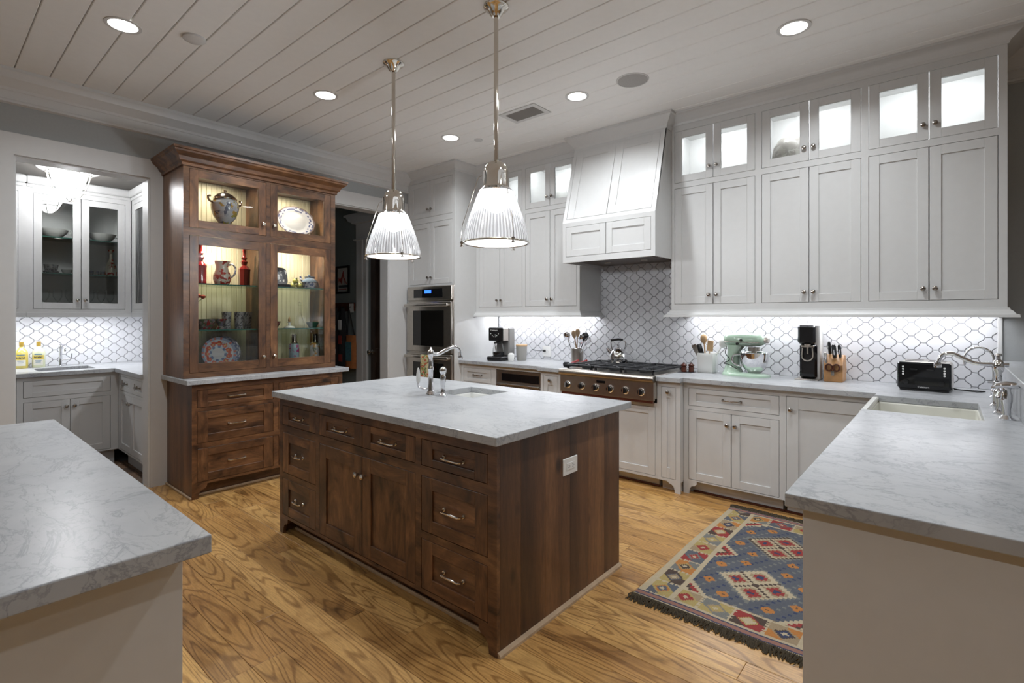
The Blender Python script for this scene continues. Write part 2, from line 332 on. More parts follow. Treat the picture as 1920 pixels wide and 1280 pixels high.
    def plate(s, rects, holes, n0, n1, mi=0):
        us = sorted({round(x, 5) for r in rects+holes for x in r[:2]}); vs_ = sorted({round(x, 5) for r in rects+holes for x in r[2:]})
        def keep(i, j):
            if i < 0 or j < 0 or i >= len(us)-1 or j >= len(vs_)-1: return False
            cu, cv = (us[i]+us[i+1])/2, (vs_[j]+vs_[j+1])/2
            ins = lambda r: r[0] < cu < r[1] and r[2] < cv < r[3]
            return any(ins(r) for r in rects) and not any(ins(h) for h in holes)
        vid = {}; vs = []; fs = []
        def V(i, j, n):
            if (i, j, n) not in vid: vid[(i, j, n)] = len(vs); vs.append((us[i], (n0, n1)[n], vs_[j]))
            return vid[(i, j, n)]
        for i in range(len(us)-1):
            for j in range(len(vs_)-1):
                if not keep(i, j): continue
                for n in (0, 1): fs.append([V(i, j, n), V(i+1, j, n), V(i+1, j+1, n), V(i, j+1, n)])
                for di, dj, e in ((-1, 0, ((0, 0), (0, 1))), (1, 0, ((1, 0), (1, 1))), (0, -1, ((0, 0), (1, 0))), (0, 1, ((0, 1), (1, 1)))):
                    if not keep(i+di, j+dj):
                        (a, b), (c, d) = e; fs.append([V(i+a, j+b, 0), V(i+c, j+d, 0), V(i+c, j+d, 1), V(i+a, j+b, 1)])
        return s.add(vs, fs, mi)
OFF = {}
def make_mesh(name, mb, mats, smooth=None, off=(0, 0, 0), dissolve=False):
    me = bpy.data.meshes.new(name); bm = bmesh.new()
    bv = [bm.verts.new((p[0]-off[0], p[1]-off[1], p[2]-off[2])) for p in mb.v]
    has = any(c is not None for c in mb.col); cl = bm.loops.layers.float_color.new('Col') if has else None
    for f, m, c in zip(mb.f, mb.mi, mb.col):
        try: bf = bm.faces.new([bv[i] for i in f])
        except ValueError: continue
        bf.material_index = m
        if has:
            for lp in bf.loops: lp[cl] = (*(c or (0.5, 0.5, 0.5))[:3], 1)
    if not has: bmesh.ops.remove_doubles(bm, verts=bm.verts, dist=1e-6)
    if dissolve: bmesh.ops.dissolve_limit(bm, angle_limit=0.02, verts=bm.verts, edges=bm.edges)
    bmesh.ops.recalc_face_normals(bm, faces=bm.faces); bm.to_mesh(me); bm.free()
    for m in (mats if isinstance(mats, (list, tuple)) else [mats]): me.materials.append(m)
    if smooth:
        me.polygons.foreach_set('use_smooth', [True]*len(me.polygons)); me.set_sharp_from_angle(angle=math.radians(smooth))
    return me
def link_ob(name, me, parent=None, loc=(0, 0, 0)):
    o = bpy.data.objects.new(name, me); COL.objects.link(o); o.location = loc
    if parent: o.parent = parent; OFF[o] = OFF.get(parent, (0, 0, 0))
    else: OFF[o] = (0, 0, 0)
    return o
def part(name, mb, mats, parent=None, smooth=None, label=None, dissolve=False, bevel=0.0):
    o = link_ob(name, make_mesh(name, mb, mats, smooth, OFF.get(parent, (0, 0, 0)), dissolve), parent)
    if label: o['label'] = label
    if bevel:
        b = o.modifiers.new('bevel', 'BEVEL'); b.width = bevel; b.segments = 2; b.limit_method = 'ANGLE'; b.angle_limit = math.radians(40)
    return o
def tag(o, label=None, cat=None, group=None, kind=None):
    if label: o['label'] = label
    if cat: o['category'] = cat
    if group: o['group'] = group
    if kind: o['kind'] = kind
    return o
def thing(name, label, cat, loc=(0, 0, 0), group=None):
    o = bpy.data.objects.new(name, None); COL.objects.link(o); o.empty_display_size = 0.05
    o.location = loc; OFF[o] = tuple(loc); return tag(o, label, cat, group)
def single(name, mb, mats, label, cat, base=(0, 0, 0), group=None, smooth=None, kind=None, dissolve=False, bevel=0.0):
    o = link_ob(name, make_mesh(name, mb, mats, smooth, base, dissolve), None, base); OFF[o] = tuple(base)
    if bevel:
        b = o.modifiers.new('bevel', 'BEVEL'); b.width = bevel; b.segments = 2; b.limit_method = 'ANGLE'; b.angle_limit = math.radians(40)
    return tag(o, label, cat, group, kind)
def struct(name, mb, mats, parent=None, smooth=None, dissolve=False, label=None):
    o = part(name, mb, mats, parent, smooth, label, dissolve)
    if not parent: o['kind'] = 'structure'
    return o
def dup(root, loc=None, rotz=None, label=None, parent=None):
    c = root.copy(); COL.objects.link(c); c.parent = parent
    if loc is not None: c.location = loc
    if rotz is not None: c.rotation_euler = (0, 0, rotz)
    if label: c['label'] = label
    for ch in list(root.children): dup(ch, parent=c)
    return c
def frame(o, u, n):
    o, u, n = Vector(o), Vector(u), Vector(n)
    return lambda a, b, c: tuple(o+u*a+n*b+Vector((0, 0, c)))
FRX = lambda y: (lambda a, b, c: (a, y-b, c))          # a face looking towards -y at depth y: (x, out, z)
FLX = lambda x: (lambda a, b, c: (x+b, a, c))          # a face looking towards +x: (y, out, z)
FHZ = lambda a, b, c: (a, c, b)                        # horizontal plate: (x, height, y)
def area(name, parent, loc, sx, sy, power, col=(0.925, 0.965, 1), rot=(0, 0, 0), shape='RECTANGLE', spread=math.pi):
    l = bpy.data.lights.new(name, 'AREA'); l.shape = shape; l.size = sx; l.energy = power; l.color = col; l.spread = spread
    if shape in ('RECTANGLE', 'ELLIPSE'): l.size_y = sy
    o = bpy.data.objects.new(name, l); COL.objects.link(o); o.rotation_euler = rot
    off = OFF.get(parent, (0, 0, 0)); o.location = [a-b for a, b in zip(loc, off)]; o.parent = parent; return o
def point(name, parent, loc, power, col=(0.925, 0.965, 1), r=0.03):
    l = bpy.data.lights.new(name, 'POINT'); l.energy = power; l.color = col; l.shadow_soft_size = r
    o = bpy.data.objects.new(name, l); COL.objects.link(o)
    off = OFF.get(parent, (0, 0, 0)); o.location = [a-b for a, b in zip(loc, off)]; o.parent = parent; return o

# shared small meshes -------------------------------------------------------
KNOB_ME = {}
def knob_mesh(kind):
    if kind not in KNOB_ME:
        m = MB().lathe([(0.007, 0.0), (0.0065, 0.012), (0.008, 0.014), (0.0145, 0.017), (0.016, 0.023), (0.0145, 0.029), (0.008, 0.032), (0.0, 0.0325)], 12, cap=False)
        KNOB_ME[kind] = make_mesh('knob', m, {'w': PEWTER, 'n': NICKEL}[kind], 50)
    return KNOB_ME[kind]
def put_knob(parent, pos, nrm, kind='w'):
    o = link_ob('knob', knob_mesh(kind), parent); off = OFF[parent]
    o.location = [a-b for a, b in zip(pos, off)]; o.rotation_mode = 'QUATERNION'; o.rotation_quaternion = Vector((0, 0, 1)).rotation_difference(Vector(nrm)); return o
PULL_ME = {}
def pull_mesh(L, kind):
    k = (round(L, 3), kind)
    if k not in PULL_ME:
        h = L/2; m = MB()
        m.tube([(-h, 0.006, 0), (-h, 0.022, 0), (-h+0.010, 0.031, 0), (h-0.010, 0.031, 0), (h, 0.022, 0), (h, 0.006, 0)], 0.0052, 8)
        for sgn in (-1, 1): m.lathe([(0.0105, 0), (0.0105, 0.004), (0.008, 0.008), (0.0, 0.009)], 10, (sgn*h, 0, 0), axis=1, cap=False)
        PULL_ME[k] = make_mesh('pull_handle', m, {'w': PEWTER, 'n': NICKEL}[kind], 40)
    return PULL_ME[k]
def put_pull(parent, pos, nrm, L, kind='w'):
    o = link_ob('pull_handle', pull_mesh(L, kind), parent); off = OFF[parent]
    o.location = [a-b for a, b in zip(pos, off)]; o.rotation_euler = (0, 0, math.atan2(nrm[1], nrm[0])-math.pi/2); return o
def front(parent, fr, u0, u1, v0, v1, mats, name='door', stile=0.058, rail=None, t=0.02, glassy=False, knob=None, pull=None, kind='w', rec=0.008, n=0.0, shut=True):
    """an inset shaker door or drawer front; mats = (stile material, rail material, panel material)"""
    rail = rail or stile; g = 0.0028; u0 += g; u1 -= g; v0 += g; v1 -= g
    m = MB(fr); c = 0.0012
    m.box(u0, u0+stile, n-t, n, v0, v1, c); m.box(u1-stile, u1, n-t, n, v0, v1, c)
    m.box(u0+stile, u1-stile, n-t, n, v0, v0+rail, c, 1); m.box(u0+stile, u1-stile, n-t, n, v1-rail, v1, c, 1)
    d = part(name, m, [mats[0], mats[1]], parent)
    p = MB(fr)
    if glassy: p.box(u0+stile-.004, u1-stile+.004, n-0.013, n-0.009, v0+rail-.004, v1-rail+.004); part('glass_pane', p, PANE, d)
    else: p.box(u0+stile-.004, u1-stile+.004, n-t+0.001, n-rec, v0+rail-.004, v1-rail+.004); part('panel', p, mats[2], d)
    o0 = Vector(fr(0, 0, 0)); nr = Vector(fr(0, 1, 0))-o0
    if knob: put_knob(d, fr(knob[0], n, knob[1]), nr, kind)
    if pull: put_pull(d, fr(pull[0], n-rec if pull[3:] else n-rec, pull[1]), nr, pull[2], kind)
    return d
WM = (WHITE, WHITE, WHITE)
WOODX = (ALZ, ALX, ALZ); WOODXD = (ALZ, ALX, ALX)      # facing -y: upright panel / drawer panel
WOODY = (ALZ, ALY, ALZ); WOODYD = (ALZ, ALY, ALY)
# ================================================================== THE SHELL
CZ = 3.12
XL, YB, XR = -5.0, 4.64, 0.285
fl = struct('floor', MB().box(-7.2, 3.2, -4.2, 5.2, -0.2, -0.016), OAK)
PW = 0.132; plank_me = {}
def plank_mesh(L):
    k = round(L, 2)
    if k not in plank_me: plank_me[k] = make_mesh('plank', MB().box(-k/2+.0006, k/2-.0006, -PW/2+.0007, PW/2-.0007, -0.016, 0, 0.0012), OAK)
    return plank_me[k]
LENS = [0.9, 1.2, 1.5, 1.8, 2.1]
y = -1.1+PW/2
while y < 4.75:
    x = -6.4-random.random()*1.2 if y > 2.75 else -5.12
    first = True
    xe = 2.9
    while x < xe:
        L = random.choice(LENS)
        if first and y <= 2.75: L = random.choice([0.6, 0.9, 1.2, 1.5])
        first = False
        o = link_ob('plank', plank_mesh(L), fl, (x+L/2, y, 0)); x += round(L, 2)
    y += PW
ce = struct('ceiling', MB().box(-7.2, 3.2, -4.2, 5.2, CZ+0.016, CZ+0.15), CEILW)
CW = 0.1822; cp_me = {}
def cplank(x0, x1, y0):
    L = round(x1-x0, 3)
    if L not in cp_me: cp_me[L] = make_mesh('ceiling_plank', MB().box(0.0008, L-.0008, 0.0026, CW-0.0026, 0, 0.016, 0.0035), CEILW)
    link_ob('ceiling_plank', cp_me[L], ce, (x0, y0, CZ))
k = 0; y = 0.451-CW*12
while y < YB:
    br = {14: -2.6, 17: -0.9, 21: -1.43, 24: -3.3, 9: -2.0}.get(k)
    x1 = 3.1
    if br: cplank(-5.02, br, y); cplank(br, x1, y)
    else: cplank(-5.02, x1, y)
    y += CW; k += 1
# --- range wall with arabesque tile
wb = struct('wall_back', MB().box(-5.02, 3.2, YB, YB+0.15, 0, CZ), WALLG)
TX0, TX1 = -4.157, 0.281
part('grout', MB().box(TX0, TX1, YB-0.003, YB+0.001, 0.9, 1.46).box(-2.76, -1.79, YB-0.003, YB+0.001, 1.46, 1.93), GROUT, wb)
TP, TH, FLT = 0.1348, 0.0954, 0.017
def tile_outline():
    q = []; g = 0.0013; nn = 6
    hw, hh = TP/2-FLT, TH/2
    for sx, sz in ((1, 1), (1, -1), (-1, -1), (-1, 1)):
        seg = []
        for i in range(nn+1):
            t = i/nn; z = hh*(1-t); s_ = t**2.1/(t**2.1+(1-t)**2.1)
            xx = FLT+(hw-FLT)*s_; seg.append((sx*max(xx-g, 0.002), sz*max(z-g*(1 if i == 0 else (0.6 if i < nn else 0)), 0.0)))
        if sx*sz < 0: seg = seg[::-1]
        q += seg if not q else (seg[1:] if abs(seg[0][0]-q[-1][0])+abs(seg[0][1]-q[-1][1]) < 1e-6 else seg)
    if abs(q[0][0]-q[-1][0])+abs(q[0][1]-q[-1][1]) < 1e-6: q = q[:-1]
    return q
T_OUT = tile_outline()
def clip_poly(p, axis, lim, keep_less):
    r = []
    for i in range(len(p)):
        a, b = p[i], p[(i+1) % len(p)]
        ia = (a[axis] <= lim) == keep_less; ib = (b[axis] <= lim) == keep_less
        if ia: r.append(a)
        if ia != ib:
            t = (lim-a[axis])/(b[axis]-a[axis]); r.append((a[0]+(b[0]-a[0])*t, a[1]+(b[1]-a[1])*t))
    return r
def tile_geo(mb, poly, fr3):
    n = len(poly); cx_ = sum(p[0] for p in poly)/n; cz_ = sum(p[1] for p in poly)/n
    out = []
    for u, v in poly:
        d = math.hypot(u-cx_, v-cz_) or 1; k_ = max(0, 1-0.0030/d); out.append((cx_+(u-cx_)*k_, cz_+(v-cz_)*k_))
    vs = [fr3(u, 0, v) for u, v in poly]+[fr3(u, 0.006, v) for u, v in out]
    mb.add(vs, [[n+i for i in range(n)]]+[[i, (i+1) % n, n+(i+1) % n, n+i] for i in range(n)])
def tile_field(wall, u0, u1, v0, vtop, fr3, place, dist, u_ref, v_ref, limit=300):
    full = MB(); tile_geo(full, T_OUT, fr3); me_full = make_mesh('tile', full, TILE, 40)
    items = []
    i0 = int((u0-u_ref)/(TP/2))-2; i1 = int((u1-u_ref)/(TP/2))+2
    for i in range(i0, i1+1):
        for j in range(-8, 14):
            cu = u_ref+i*TP/2; cv = v_ref+j*TH+(TH/2 if i % 2 else 0)
            top = vtop(cu)
            p = [(cu+a, cv+b) for a, b in T_OUT]; whole = True
            if min(q[1] for q in p) > top-0.004 or max(q[1] for q in p) < v0+0.004 or min(q[0] for q in p) > u1-0.004 or max(q[0] for q in p) < u0+0.004: continue
            for ax, lim, less in ((0, u0, False), (0, u1, True), (1, v0, False), (1, top, True)):
                mn, mx = min(q[ax] for q in p), max(q[ax] for q in p)
                if (less and mx > lim) or (not less and mn < lim): p = clip_poly(p, ax, lim, less); whole = False
                if len(p) < 3: break
            if len(p) < 3: continue
            items.append((dist(cu), cu, cv, p, whole))
    items.sort(key=lambda a: a[0]); rest = MB()
    for n_, (d, cu, cv, p, whole) in enumerate(items):
        if n_ < limit:
            if whole: link_ob('tile', me_full, wall, place(cu, cv))
            else:
                m = MB(); tile_geo(m, [(a-cu, b-cv) for a, b in p], fr3); link_ob('tile', make_mesh('tile', m, TILE, 40), wall, place(cu, cv))
        else:
            pl = place(cu, cv); tile_geo(rest, [(a-cu, b-cv) for a, b in p], lambda a, b, c: tuple(x+y_ for x, y_ in zip(fr3(a, b, c), pl)))
    if rest.v:
        o = part('tile_field', rest, TILE, wall, 40); o['kind'] = 'stuff'
tile_field(wb, TX0, TX1, 0.921, lambda x: 1.925 if -2.76 < x < -1.79 else 1.455, lambda a, b, c: (a, -b, c), lambda u, v: (u, YB-0.003, v), lambda u: abs(u-0.0), 0.212-TP, 1.361-TH*0.5-TH*4)
struct('trim_1', MB().box(XR-0.006, XR-0.03, YB-0.012, YB, 0.92, 1.42, 0.003), TRIMW)
# --- half wall behind the sink run, and the far side of the open room
struct('wall_half', MB().box(XR, XR+0.14, 1.556, YB, 0, 1.085), WALLG)
struct('trim_8', MB().box(XR-0.03, XR+0.20, 1.53, YB, 1.085, 1.115, 0.003), MARBLE)
struct('wall_far_right', MB().box(3.05, 3.2, -4.2, YB, 0, CZ), WALLG)
struct('wall_front', MB().box(-7.2, 3.2, -4.2, -4.05, 0, CZ), WALLG)
# --- left wall with the pantry opening and the hall opening
PO0, PO1, POZ = 0.456, 1.262, 2.545
HO0, HO1, HOZ = 2.78, 3.625, 2.625
WT = 0.13
struct('wall_left', MB(FLX(XL)).plate([(-4.2, YB, 0, CZ)], [(PO0, PO1, -1, POZ), (HO0, HO1, -1, HOZ)], -WT, 0), WALLG, dissolve=True)
def casing(name, y0, y1, z, w, t=0.02, left=True, right=True, top=None):
    top = top or w; m = MB(FLX(XL))
    rect = [(y0-w if left else y0, y1+w if right else y1, z, z+top)]
    if left: rect.append((y0-w, y0, 0, z+top))
    if right: rect.append((y1, y1+w, 0, z+top))
    m.plate(rect, [], 0.0, t)
    # jamb lining
    m.plate([(y0, y0+0.012, 0, z), (y1-0.012, y1, 0, z), (y0, y1, z-0.012, z)], [], -WT-0.02, 0.001)
    return struct(name, m, TRIMW, dissolve=True)
casing('trim_2', PO0, PO1, POZ, 0.142, top=0.15)
casing('trim_3', HO0, HO1, HOZ, 0.14, right=False, top=0.15)
struct('trim_4', MB(FLX(XL)).box(HO1, 3.90, 0, 0.012, 0, HOZ+0.15), TRIMW)
# crown moulding
def crown_prof(z, h, d):
    return [(0, z), (d, z), (d, z-h*0.10), (d*0.90, z-h*0.15), (d*0.80, z-h*0.30), (d*0.48, z-h*0.44), (d*0.30, z-h*0.52), (d*0.28, z-h*0.60), (d*0.22, z-h*0.62), (d*0.20, z-h*0.86), (d*0.28, z-h*0.90), (d*0.28, z-h*0.97), (0, z-h)]
struct('trim_5', MB().sweep([(XL, -4.0), (XL, 3.9)], crown_prof(CZ, 0.225, 0.11)), TRIMW, smooth=30)
struct('trim_6', MB().sweep([(0.279, YB), (3.05, YB)], crown_prof(CZ, 0.2, 0.10)), TRIMW, smooth=30)
struct('baseboard_left', MB(FLX(XL)).box(-4, PO0-0.142, 0, 0.016, 0, 0.15, 0.003).box(PO1+0.142, 1.37, 0, 0.016, 0, 0.15, 0.003), TRIMW)

# --- hall beyond the left wall
HY = 3.95
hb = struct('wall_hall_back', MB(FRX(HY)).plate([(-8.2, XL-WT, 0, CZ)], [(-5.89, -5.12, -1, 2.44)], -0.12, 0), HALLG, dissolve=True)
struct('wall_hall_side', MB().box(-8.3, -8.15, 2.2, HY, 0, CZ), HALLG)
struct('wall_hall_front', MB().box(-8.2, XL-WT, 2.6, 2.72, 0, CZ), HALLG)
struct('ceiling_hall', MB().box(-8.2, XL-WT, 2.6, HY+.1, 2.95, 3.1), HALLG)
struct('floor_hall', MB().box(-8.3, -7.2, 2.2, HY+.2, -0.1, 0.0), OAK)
m = MB(FRX(HY)); m.box(-6.15, -5.89, 0, 0.024, 0, 2.44, 0.002); m.box(-6.03, -5.99, 0.024, 0.034, 0, 2.44, 0.002); m.box(-5.93, -5.89, 0.024, 0.036, 0, 2.44, 0.002)
m.box(-5.418, -5.14, 0, 0.03, 0, 2.44, 0.002); m.box(-6.19, -5.14, 0, 0.045, 2.44, 2.46, 0.003); m.box(-6.15, -5.14, 0, 0.028, 2.46, 2.66, 0.002)
m.prism([(-6.15, 2.66), (-5.14, 2.66), (-5.14, 2.80), (-6.36, 2.80), (-6.36, 2.775), (-6.30, 2.76), (-6.24, 2.70), (-6.17, 2.68)], 0, 0.09)
struct('trim_7', m, TRIMW)
dr = thing('door_1', 'dark stained panel door closed at the end of the hall', 'door', (-5.65, HY+.06, 0)); dr['kind'] = 'structure'
m = MB(FRX(HY+0.03)); m.plate([(-5.885, -5.125, 0.01, 2.435)], [(-5.78, -5.23, 0.25, 0.80), (-5.78, -5.23, 0.98, 2.30)], -0.04, 0)
part('door_frame', m, DKDOOR, dr, dissolve=True, bevel=0.004)
for a, b in ((0.25, 0.80), (0.98, 2.30)): part('panel', MB(FRX(HY+0.03)).box(-5.78, -5.23, -0.03, -0.012, a, b, 0.004), DKDOOR, dr)
m = MB(); m.lathe([(0.03, 0), (0.03, 0.006), (0.012, 0.012), (0.011, 0.04), (0.024, 0.048), (0.029, 0.062), (0.022, 0.076), (0, 0.08)], 16, axis=1, cap=False)
m.v = [(-5.838+x, HY+0.03-yy, 0.935+z) for x, yy, z in m.v]; part('door_knob', m, NICKEL, dr, 40)

# --- pantry beyond the left wall
PX, PY0, PY1, PZ = -6.72, -0.6, 1.86, 2.68
pw = struct('wall_pantry_back', MB().box(PX-0.12, PX, PY0, PY1+.1, 0, CZ), WALLG)
pw2 = struct('wall_pantry_end', MB().box(PX, XL-WT, PY1, PY1+0.12, 0, CZ), WALLG)
struct('wall_pantry_near', MB().box(PX, XL-WT, PY0-0.12, PY0, 0, CZ), WALLG)
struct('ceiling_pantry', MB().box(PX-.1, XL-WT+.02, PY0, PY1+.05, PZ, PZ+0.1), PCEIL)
pf = struct('floor_pantry', MB().box(PX, XL-WT+.002, PY0, PY1, -0.012, -0.006), GROUT)
bl = make_mesh('brick', MB().box(-0.098, 0.098, -0.047, 0.047, 0, 0.010, 0.003), BRICK)
r_ = 0; yy = 0.25
while yy < 1.6:
    xx = -6.1+(0.1 if r_ % 2 else 0)
    while xx < -5.2: link_ob('brick', bl, pf, (xx, yy, -0.006)); xx += 0.203
    yy += 0.101; r_ += 1
for w_, fr3, place, u0, u1 in ((pw, lambda a, b, c: (b, a, c), lambda u, v: (PX+0.003, u, v), 0.28, PY1), (pw2, lambda a, b, c: (a, -b, c), lambda u, v: (u, PY1-0.003, v), PX, -5.55)):
    g = MB(FLX(PX)).box(u0, u1, -0.001, 0.003, 0.9, 1.46) if w_ is pw else MB(FRX(PY1)).box(u0, u1, -0.001, 0.003, 0.9, 1.46)
    part('grout', g, GROUT, w_)
    tile_field(w_, u0, u1, 0.921, lambda x: 1.45, fr3, place, lambda u: 0, u0+0.02, 0.98)
# ================================================================== CABINETRY
def foot(m, u, sgn, z1=0.105, n0=-0.0195, n1=0.0, mi=0):
    q = [(0, 0), (0.045, 0), (0.046, 0.02), (0.050, 0.040), (0.060, 0.056), (0.075, 0.066), (0.092, 0.068), (0.096, 0.078), (0.105, 0.080), (0.105, z1), (0, z1)]
    m.prism([(u+sgn*a, b) for a, b in q], n0, n1, mi)
def cabinet(name, label, fr, u0, u1, v0, v1, depth, holes, mats, cat='cabinet', body=True, frame_rects=None, feet=(), toe=True, base=None, group=None, bmat=None, toe_n=-0.075):
    root = thing(name, label, cat, base or fr((u0+u1)/2, 0, v0 if v0 > 0.2 else 0), group)
    m = MB(fr); m.plate(frame_rects or [(u0, u1, v0, v1)], holes, -0.02, 0)
    for u, sg in feet: foot(m, u, sg, v0)
    part('face_frame', m, mats[0], root, dissolve=True)
    if body:
        bmat = bmat or mats[0]
        part('body', MB(fr).box(u0+.0015, u1-.0015, -depth, -0.0215, v0+.0005, v1-.0005), bmat, root)
    if toe and v0 < 0.2: part('toe_kick', MB(fr).box(u0+.014, u1-.014, -depth+0.01, toe_n, 0.0, v0-.0005), mats[0], root)
    return root
# ---------- island
ix0, ix1, iy0, iy1 = -3.322, -1.408, 1.556, 2.585
fi = FRX(iy0)
cA, cB, cC, cD = (-3.285, -2.866), (-2.826, -2.380), (-2.380, -1.932), (-1.890, -1.458)
isl = cabinet('island_cabinet', 'dark knotty wood kitchen island base with drawers and paired doors', fi, ix0, ix1, 0.105, 0.884, 0.04,
              [(*cA, .705, .832), (cB[0], cC[1], .705, .832), (*cD, .705, .832), (*cA, .398, .660), (*cA, .125, .364), (cB[0], cC[1], .125, .660), (*cD, .398, .660), (*cD, .125, .364)],
              (ALX, ALX, ALX), body=False, feet=[(ix0, 1), (ix1, -1)], toe=False, base=((ix0+ix1)/2, (iy0+iy1)/2, 0))
part('body', MB().box(ix0+.015, ix1-.0165, iy0+0.0215, iy1-.02, 0.105, 0.68), ALX, isl); part('back_panel', MB().box(ix0+.015, ix1-.0165, iy1-.02, iy1, 0.0, .884), ALX, isl)
part('toe_kick', MB().box(ix0+.05, ix1-.05, iy0+0.09, iy1-.02, 0, 0.105), ALX, isl)
part('toe_molding', MB().box(ix0+.05, ix1-.05, iy0+0.075, iy0+0.09, 0, 0.022, 0.005), QROUND, isl)
ew = (iy1-iy0)/6
for i, w_ in enumerate([0.135, 0.18, 0.20, 0.17, 0.16, 0.163]):
    y0 = iy0+.021+sum([0.135, 0.18, 0.20, 0.17, 0.16, 0.163][:i]); part('end_plank', MB().box(ix1-0.016, ix1, y0+0.0002, y0+w_-0.0002, 0.0, 0.884, 0.0004), ALEND, isl)
part('shoe_molding', MB().prism([(ix1+q, z) for q, z in [(0, 0), (0.018, 0), (0.016, 0.010), (0.009, 0.018), (0, 0.020)]], iy0+.004, iy1), QROUND, isl)
part('end_plank', MB().box(ix0, ix0+.014, iy0+0.021, iy1, 0.0, 0.884), ALZ, isl)
for (a, b), z0, z1 in ((cA, .705, .832), (cB, .705, .832), (cC, .705, .832), (cD, .705, .832), (cA, .398, .660), (cA, .125, .364), (cD, .398, .660), (cD, .125, .364)):
    L = 0.098 if (b-a) < 0.43 and a < -3 else 0.125
    front(isl, fi, a, b, z0, z1, WOODXD, 'drawer', stile=0.075, rail=0.036 if z1 > .8 else 0.058, pull=((a+b)/2, (z0+z1)/2, L), kind='n')
front(isl, fi, cB[0], cB[1], .125, .660, WOODX, stile=0.075, rail=0.075, knob=(cB[1]-0.03, .56), kind='n')
front(isl, fi, cC[0], cC[1], .125, .660, WOODX, stile=0.075, rail=0.075, knob=(cC[0]+0.03, .56), kind='n')
IS = (-2.50, -2.16, 2.17, 2.50)
single('island_countertop', MB(FHZ).plate([(-3.345, -1.372, 1.512, 2.662)], [IS], 0.884, 0.921), MARBLE, 'grey veined marble top on the dark wooden island, with a sink cut in', 'countertop', (-2.36, 2.09, 0.884), dissolve=True, bevel=0.003)
def sink_basin(name, label, x0, x1, y0, y1, z, d, t=0.02, mat=CERAM, skip_front=False):
    root = thing(name, label, 'sink', ((x0+x1)/2, (y0+y1)/2, z-d))
    m = MB(FHZ).plate([(x0-t, x1+t, y0-t, y1+t)], [(x0, x1, y0, y1)], z-d, z); part('basin_walls', m, mat, root, dissolve=True, bevel=0.006)
    part('basin_floor', MB().box(x0-t+.001, x1+t-.001, y0-t+.001, y1+t-.001, z-d-0.02, z-d-.0005), mat, root)
    part('drain', MB().lathe([(0.0, 0.004), (0.035, 0.004), (0.042, 0.001), (0.042, -0.0005)], 20, ((x0+x1)/2, (y0+y1)/2, z-d), cap=False), CHROME, root, 40)
    return root
sink_basin('prep_sink', 'small white undermount sink in the island top', IS[0]+.004, IS[1]-.004, IS[2]+.004, IS[3]-.004, 0.8835, 0.17)
# outlet on island end
def outlet(name, label, fr, u, v, w=0.125, h=0.082, base=None, horiz=True):
    root = thing(name, label, 'outlet', fr(u, 0, v))
    part('cover_plate', MB(fr).box(u-w/2, u+w/2, 0, 0.006, v-h/2, v+h/2, 0.003), CERAM, root)
    m = MB(fr); k = MB(fr)
    m.box(u-0.034, u+0.034, 0.006, 0.008, v-0.017, v+0.017, 0.001)
    so = part('socket', m, CERAM, root)
    for s_ in (-0.017, 0.017):
        for q in ((s_-.004, s_+.004, .005, .007), (s_-.004, s_+.004, -.007, -.005), (s_+.007, s_+.010, -.0015, .0015)): part('slot', MB(fr).box(u+q[0], u+q[1], .008, .0085, v+q[2], v+q[3]), INK, so)
    return root
outlet('power_outlet', 'white double socket on the wooden end of the island', FLX(ix1), 2.088, 0.677)

# ---------- hutch: base, marble, glazed top
hx, hy0, hy1 = -4.392, 1.380, 2.655
fh = FLX(hx)
cols = [(1.415, 2.000), (2.045, 2.618)]; rows = [(.700, .838), (.425, .672), (.125, .385)]
hb_ = cabinet('hutch_drawer_cabinet', 'brown knotty wood drawer base with marble top beside the pantry opening', fh, hy0, hy1, 0.105, 0.884, 0.6,
              [(a, b, z0, z1) for a, b in cols for z0, z1 in rows], (ALY, ALY, ALY), feet=[(hy0, 1), (hy1, -1)], base=(-4.7, 2.02, 0), bmat=ALZ)
part('side_panel', MB().box(-4.995, hx-.02, hy0, hy0+0.012, 0, 0.884), ALEND, hb_)
part('shoe_molding', MB().box(-4.99, hx, hy0-0.014, hy0, 0, 0.02, 0.005).box(hx-0.075, hx-.06, hy0+.05, hy1-.05, 0, 0.022, 0.005), QROUND, hb_)
for a, b in cols:
    for z0, z1 in rows:
        front(hb_, fh, a, b, z0, z1, WOODYD, 'drawer', stile=0.075, rail=0.038 if z1 > .8 else 0.06, pull=((a+b)/2, (z0+z1)/2, 0.125), kind='n')
single('hutch_countertop', MB().box(-4.998, -4.352, 1.335, 2.702, 0.884, 0.921), MARBLE, 'narrow marble slab on the brown hutch base under its glazed top', 'countertop', (-4.68, 2.02, 0.884), bevel=0.003)
ux, uy0, uy1 = -4.4925, 1.352, 2.640
fu = FLX(ux); BX = -4.93
gcols = [(1.393, 1.985), (2.018, 2.594)]
hu = cabinet('hutch_display_top', 'brown knotty wood display cabinet with four lit glass doors and crown', fu, uy0, uy1, 0.922, 2.60, 0.4,
             [(a, b, .962, 2.045) for a, b in gcols]+[(a, b, 2.103, 2.565) for a, b in gcols], (ALY, ALY, ALY), body=False, base=(-4.73, 2.0, 0.922))
part('side_panel', MB().box(-4.998, ux-.0205, uy0, uy0+0.02, 0.922, 2.60), ALEND, hu); part('side_panel', MB().box(-4.998, ux-.0205, uy1-0.02, uy1, 0.922, 2.60), ALZ, hu)
part('top_board', MB().box(-4.998, ux-.0205, uy0+.02, uy1-.02, 2.575, 2.60), ALY, hu); part('bottom_board', MB().box(-4.998, ux-.0205, uy0+.02, uy1-.02, 0.9225, 0.955), ALY, hu)
part('middle_shelf', MB().box(BX, ux-.0205, uy0+.02, uy1-.02, 2.140, 2.165), ALY, hu)
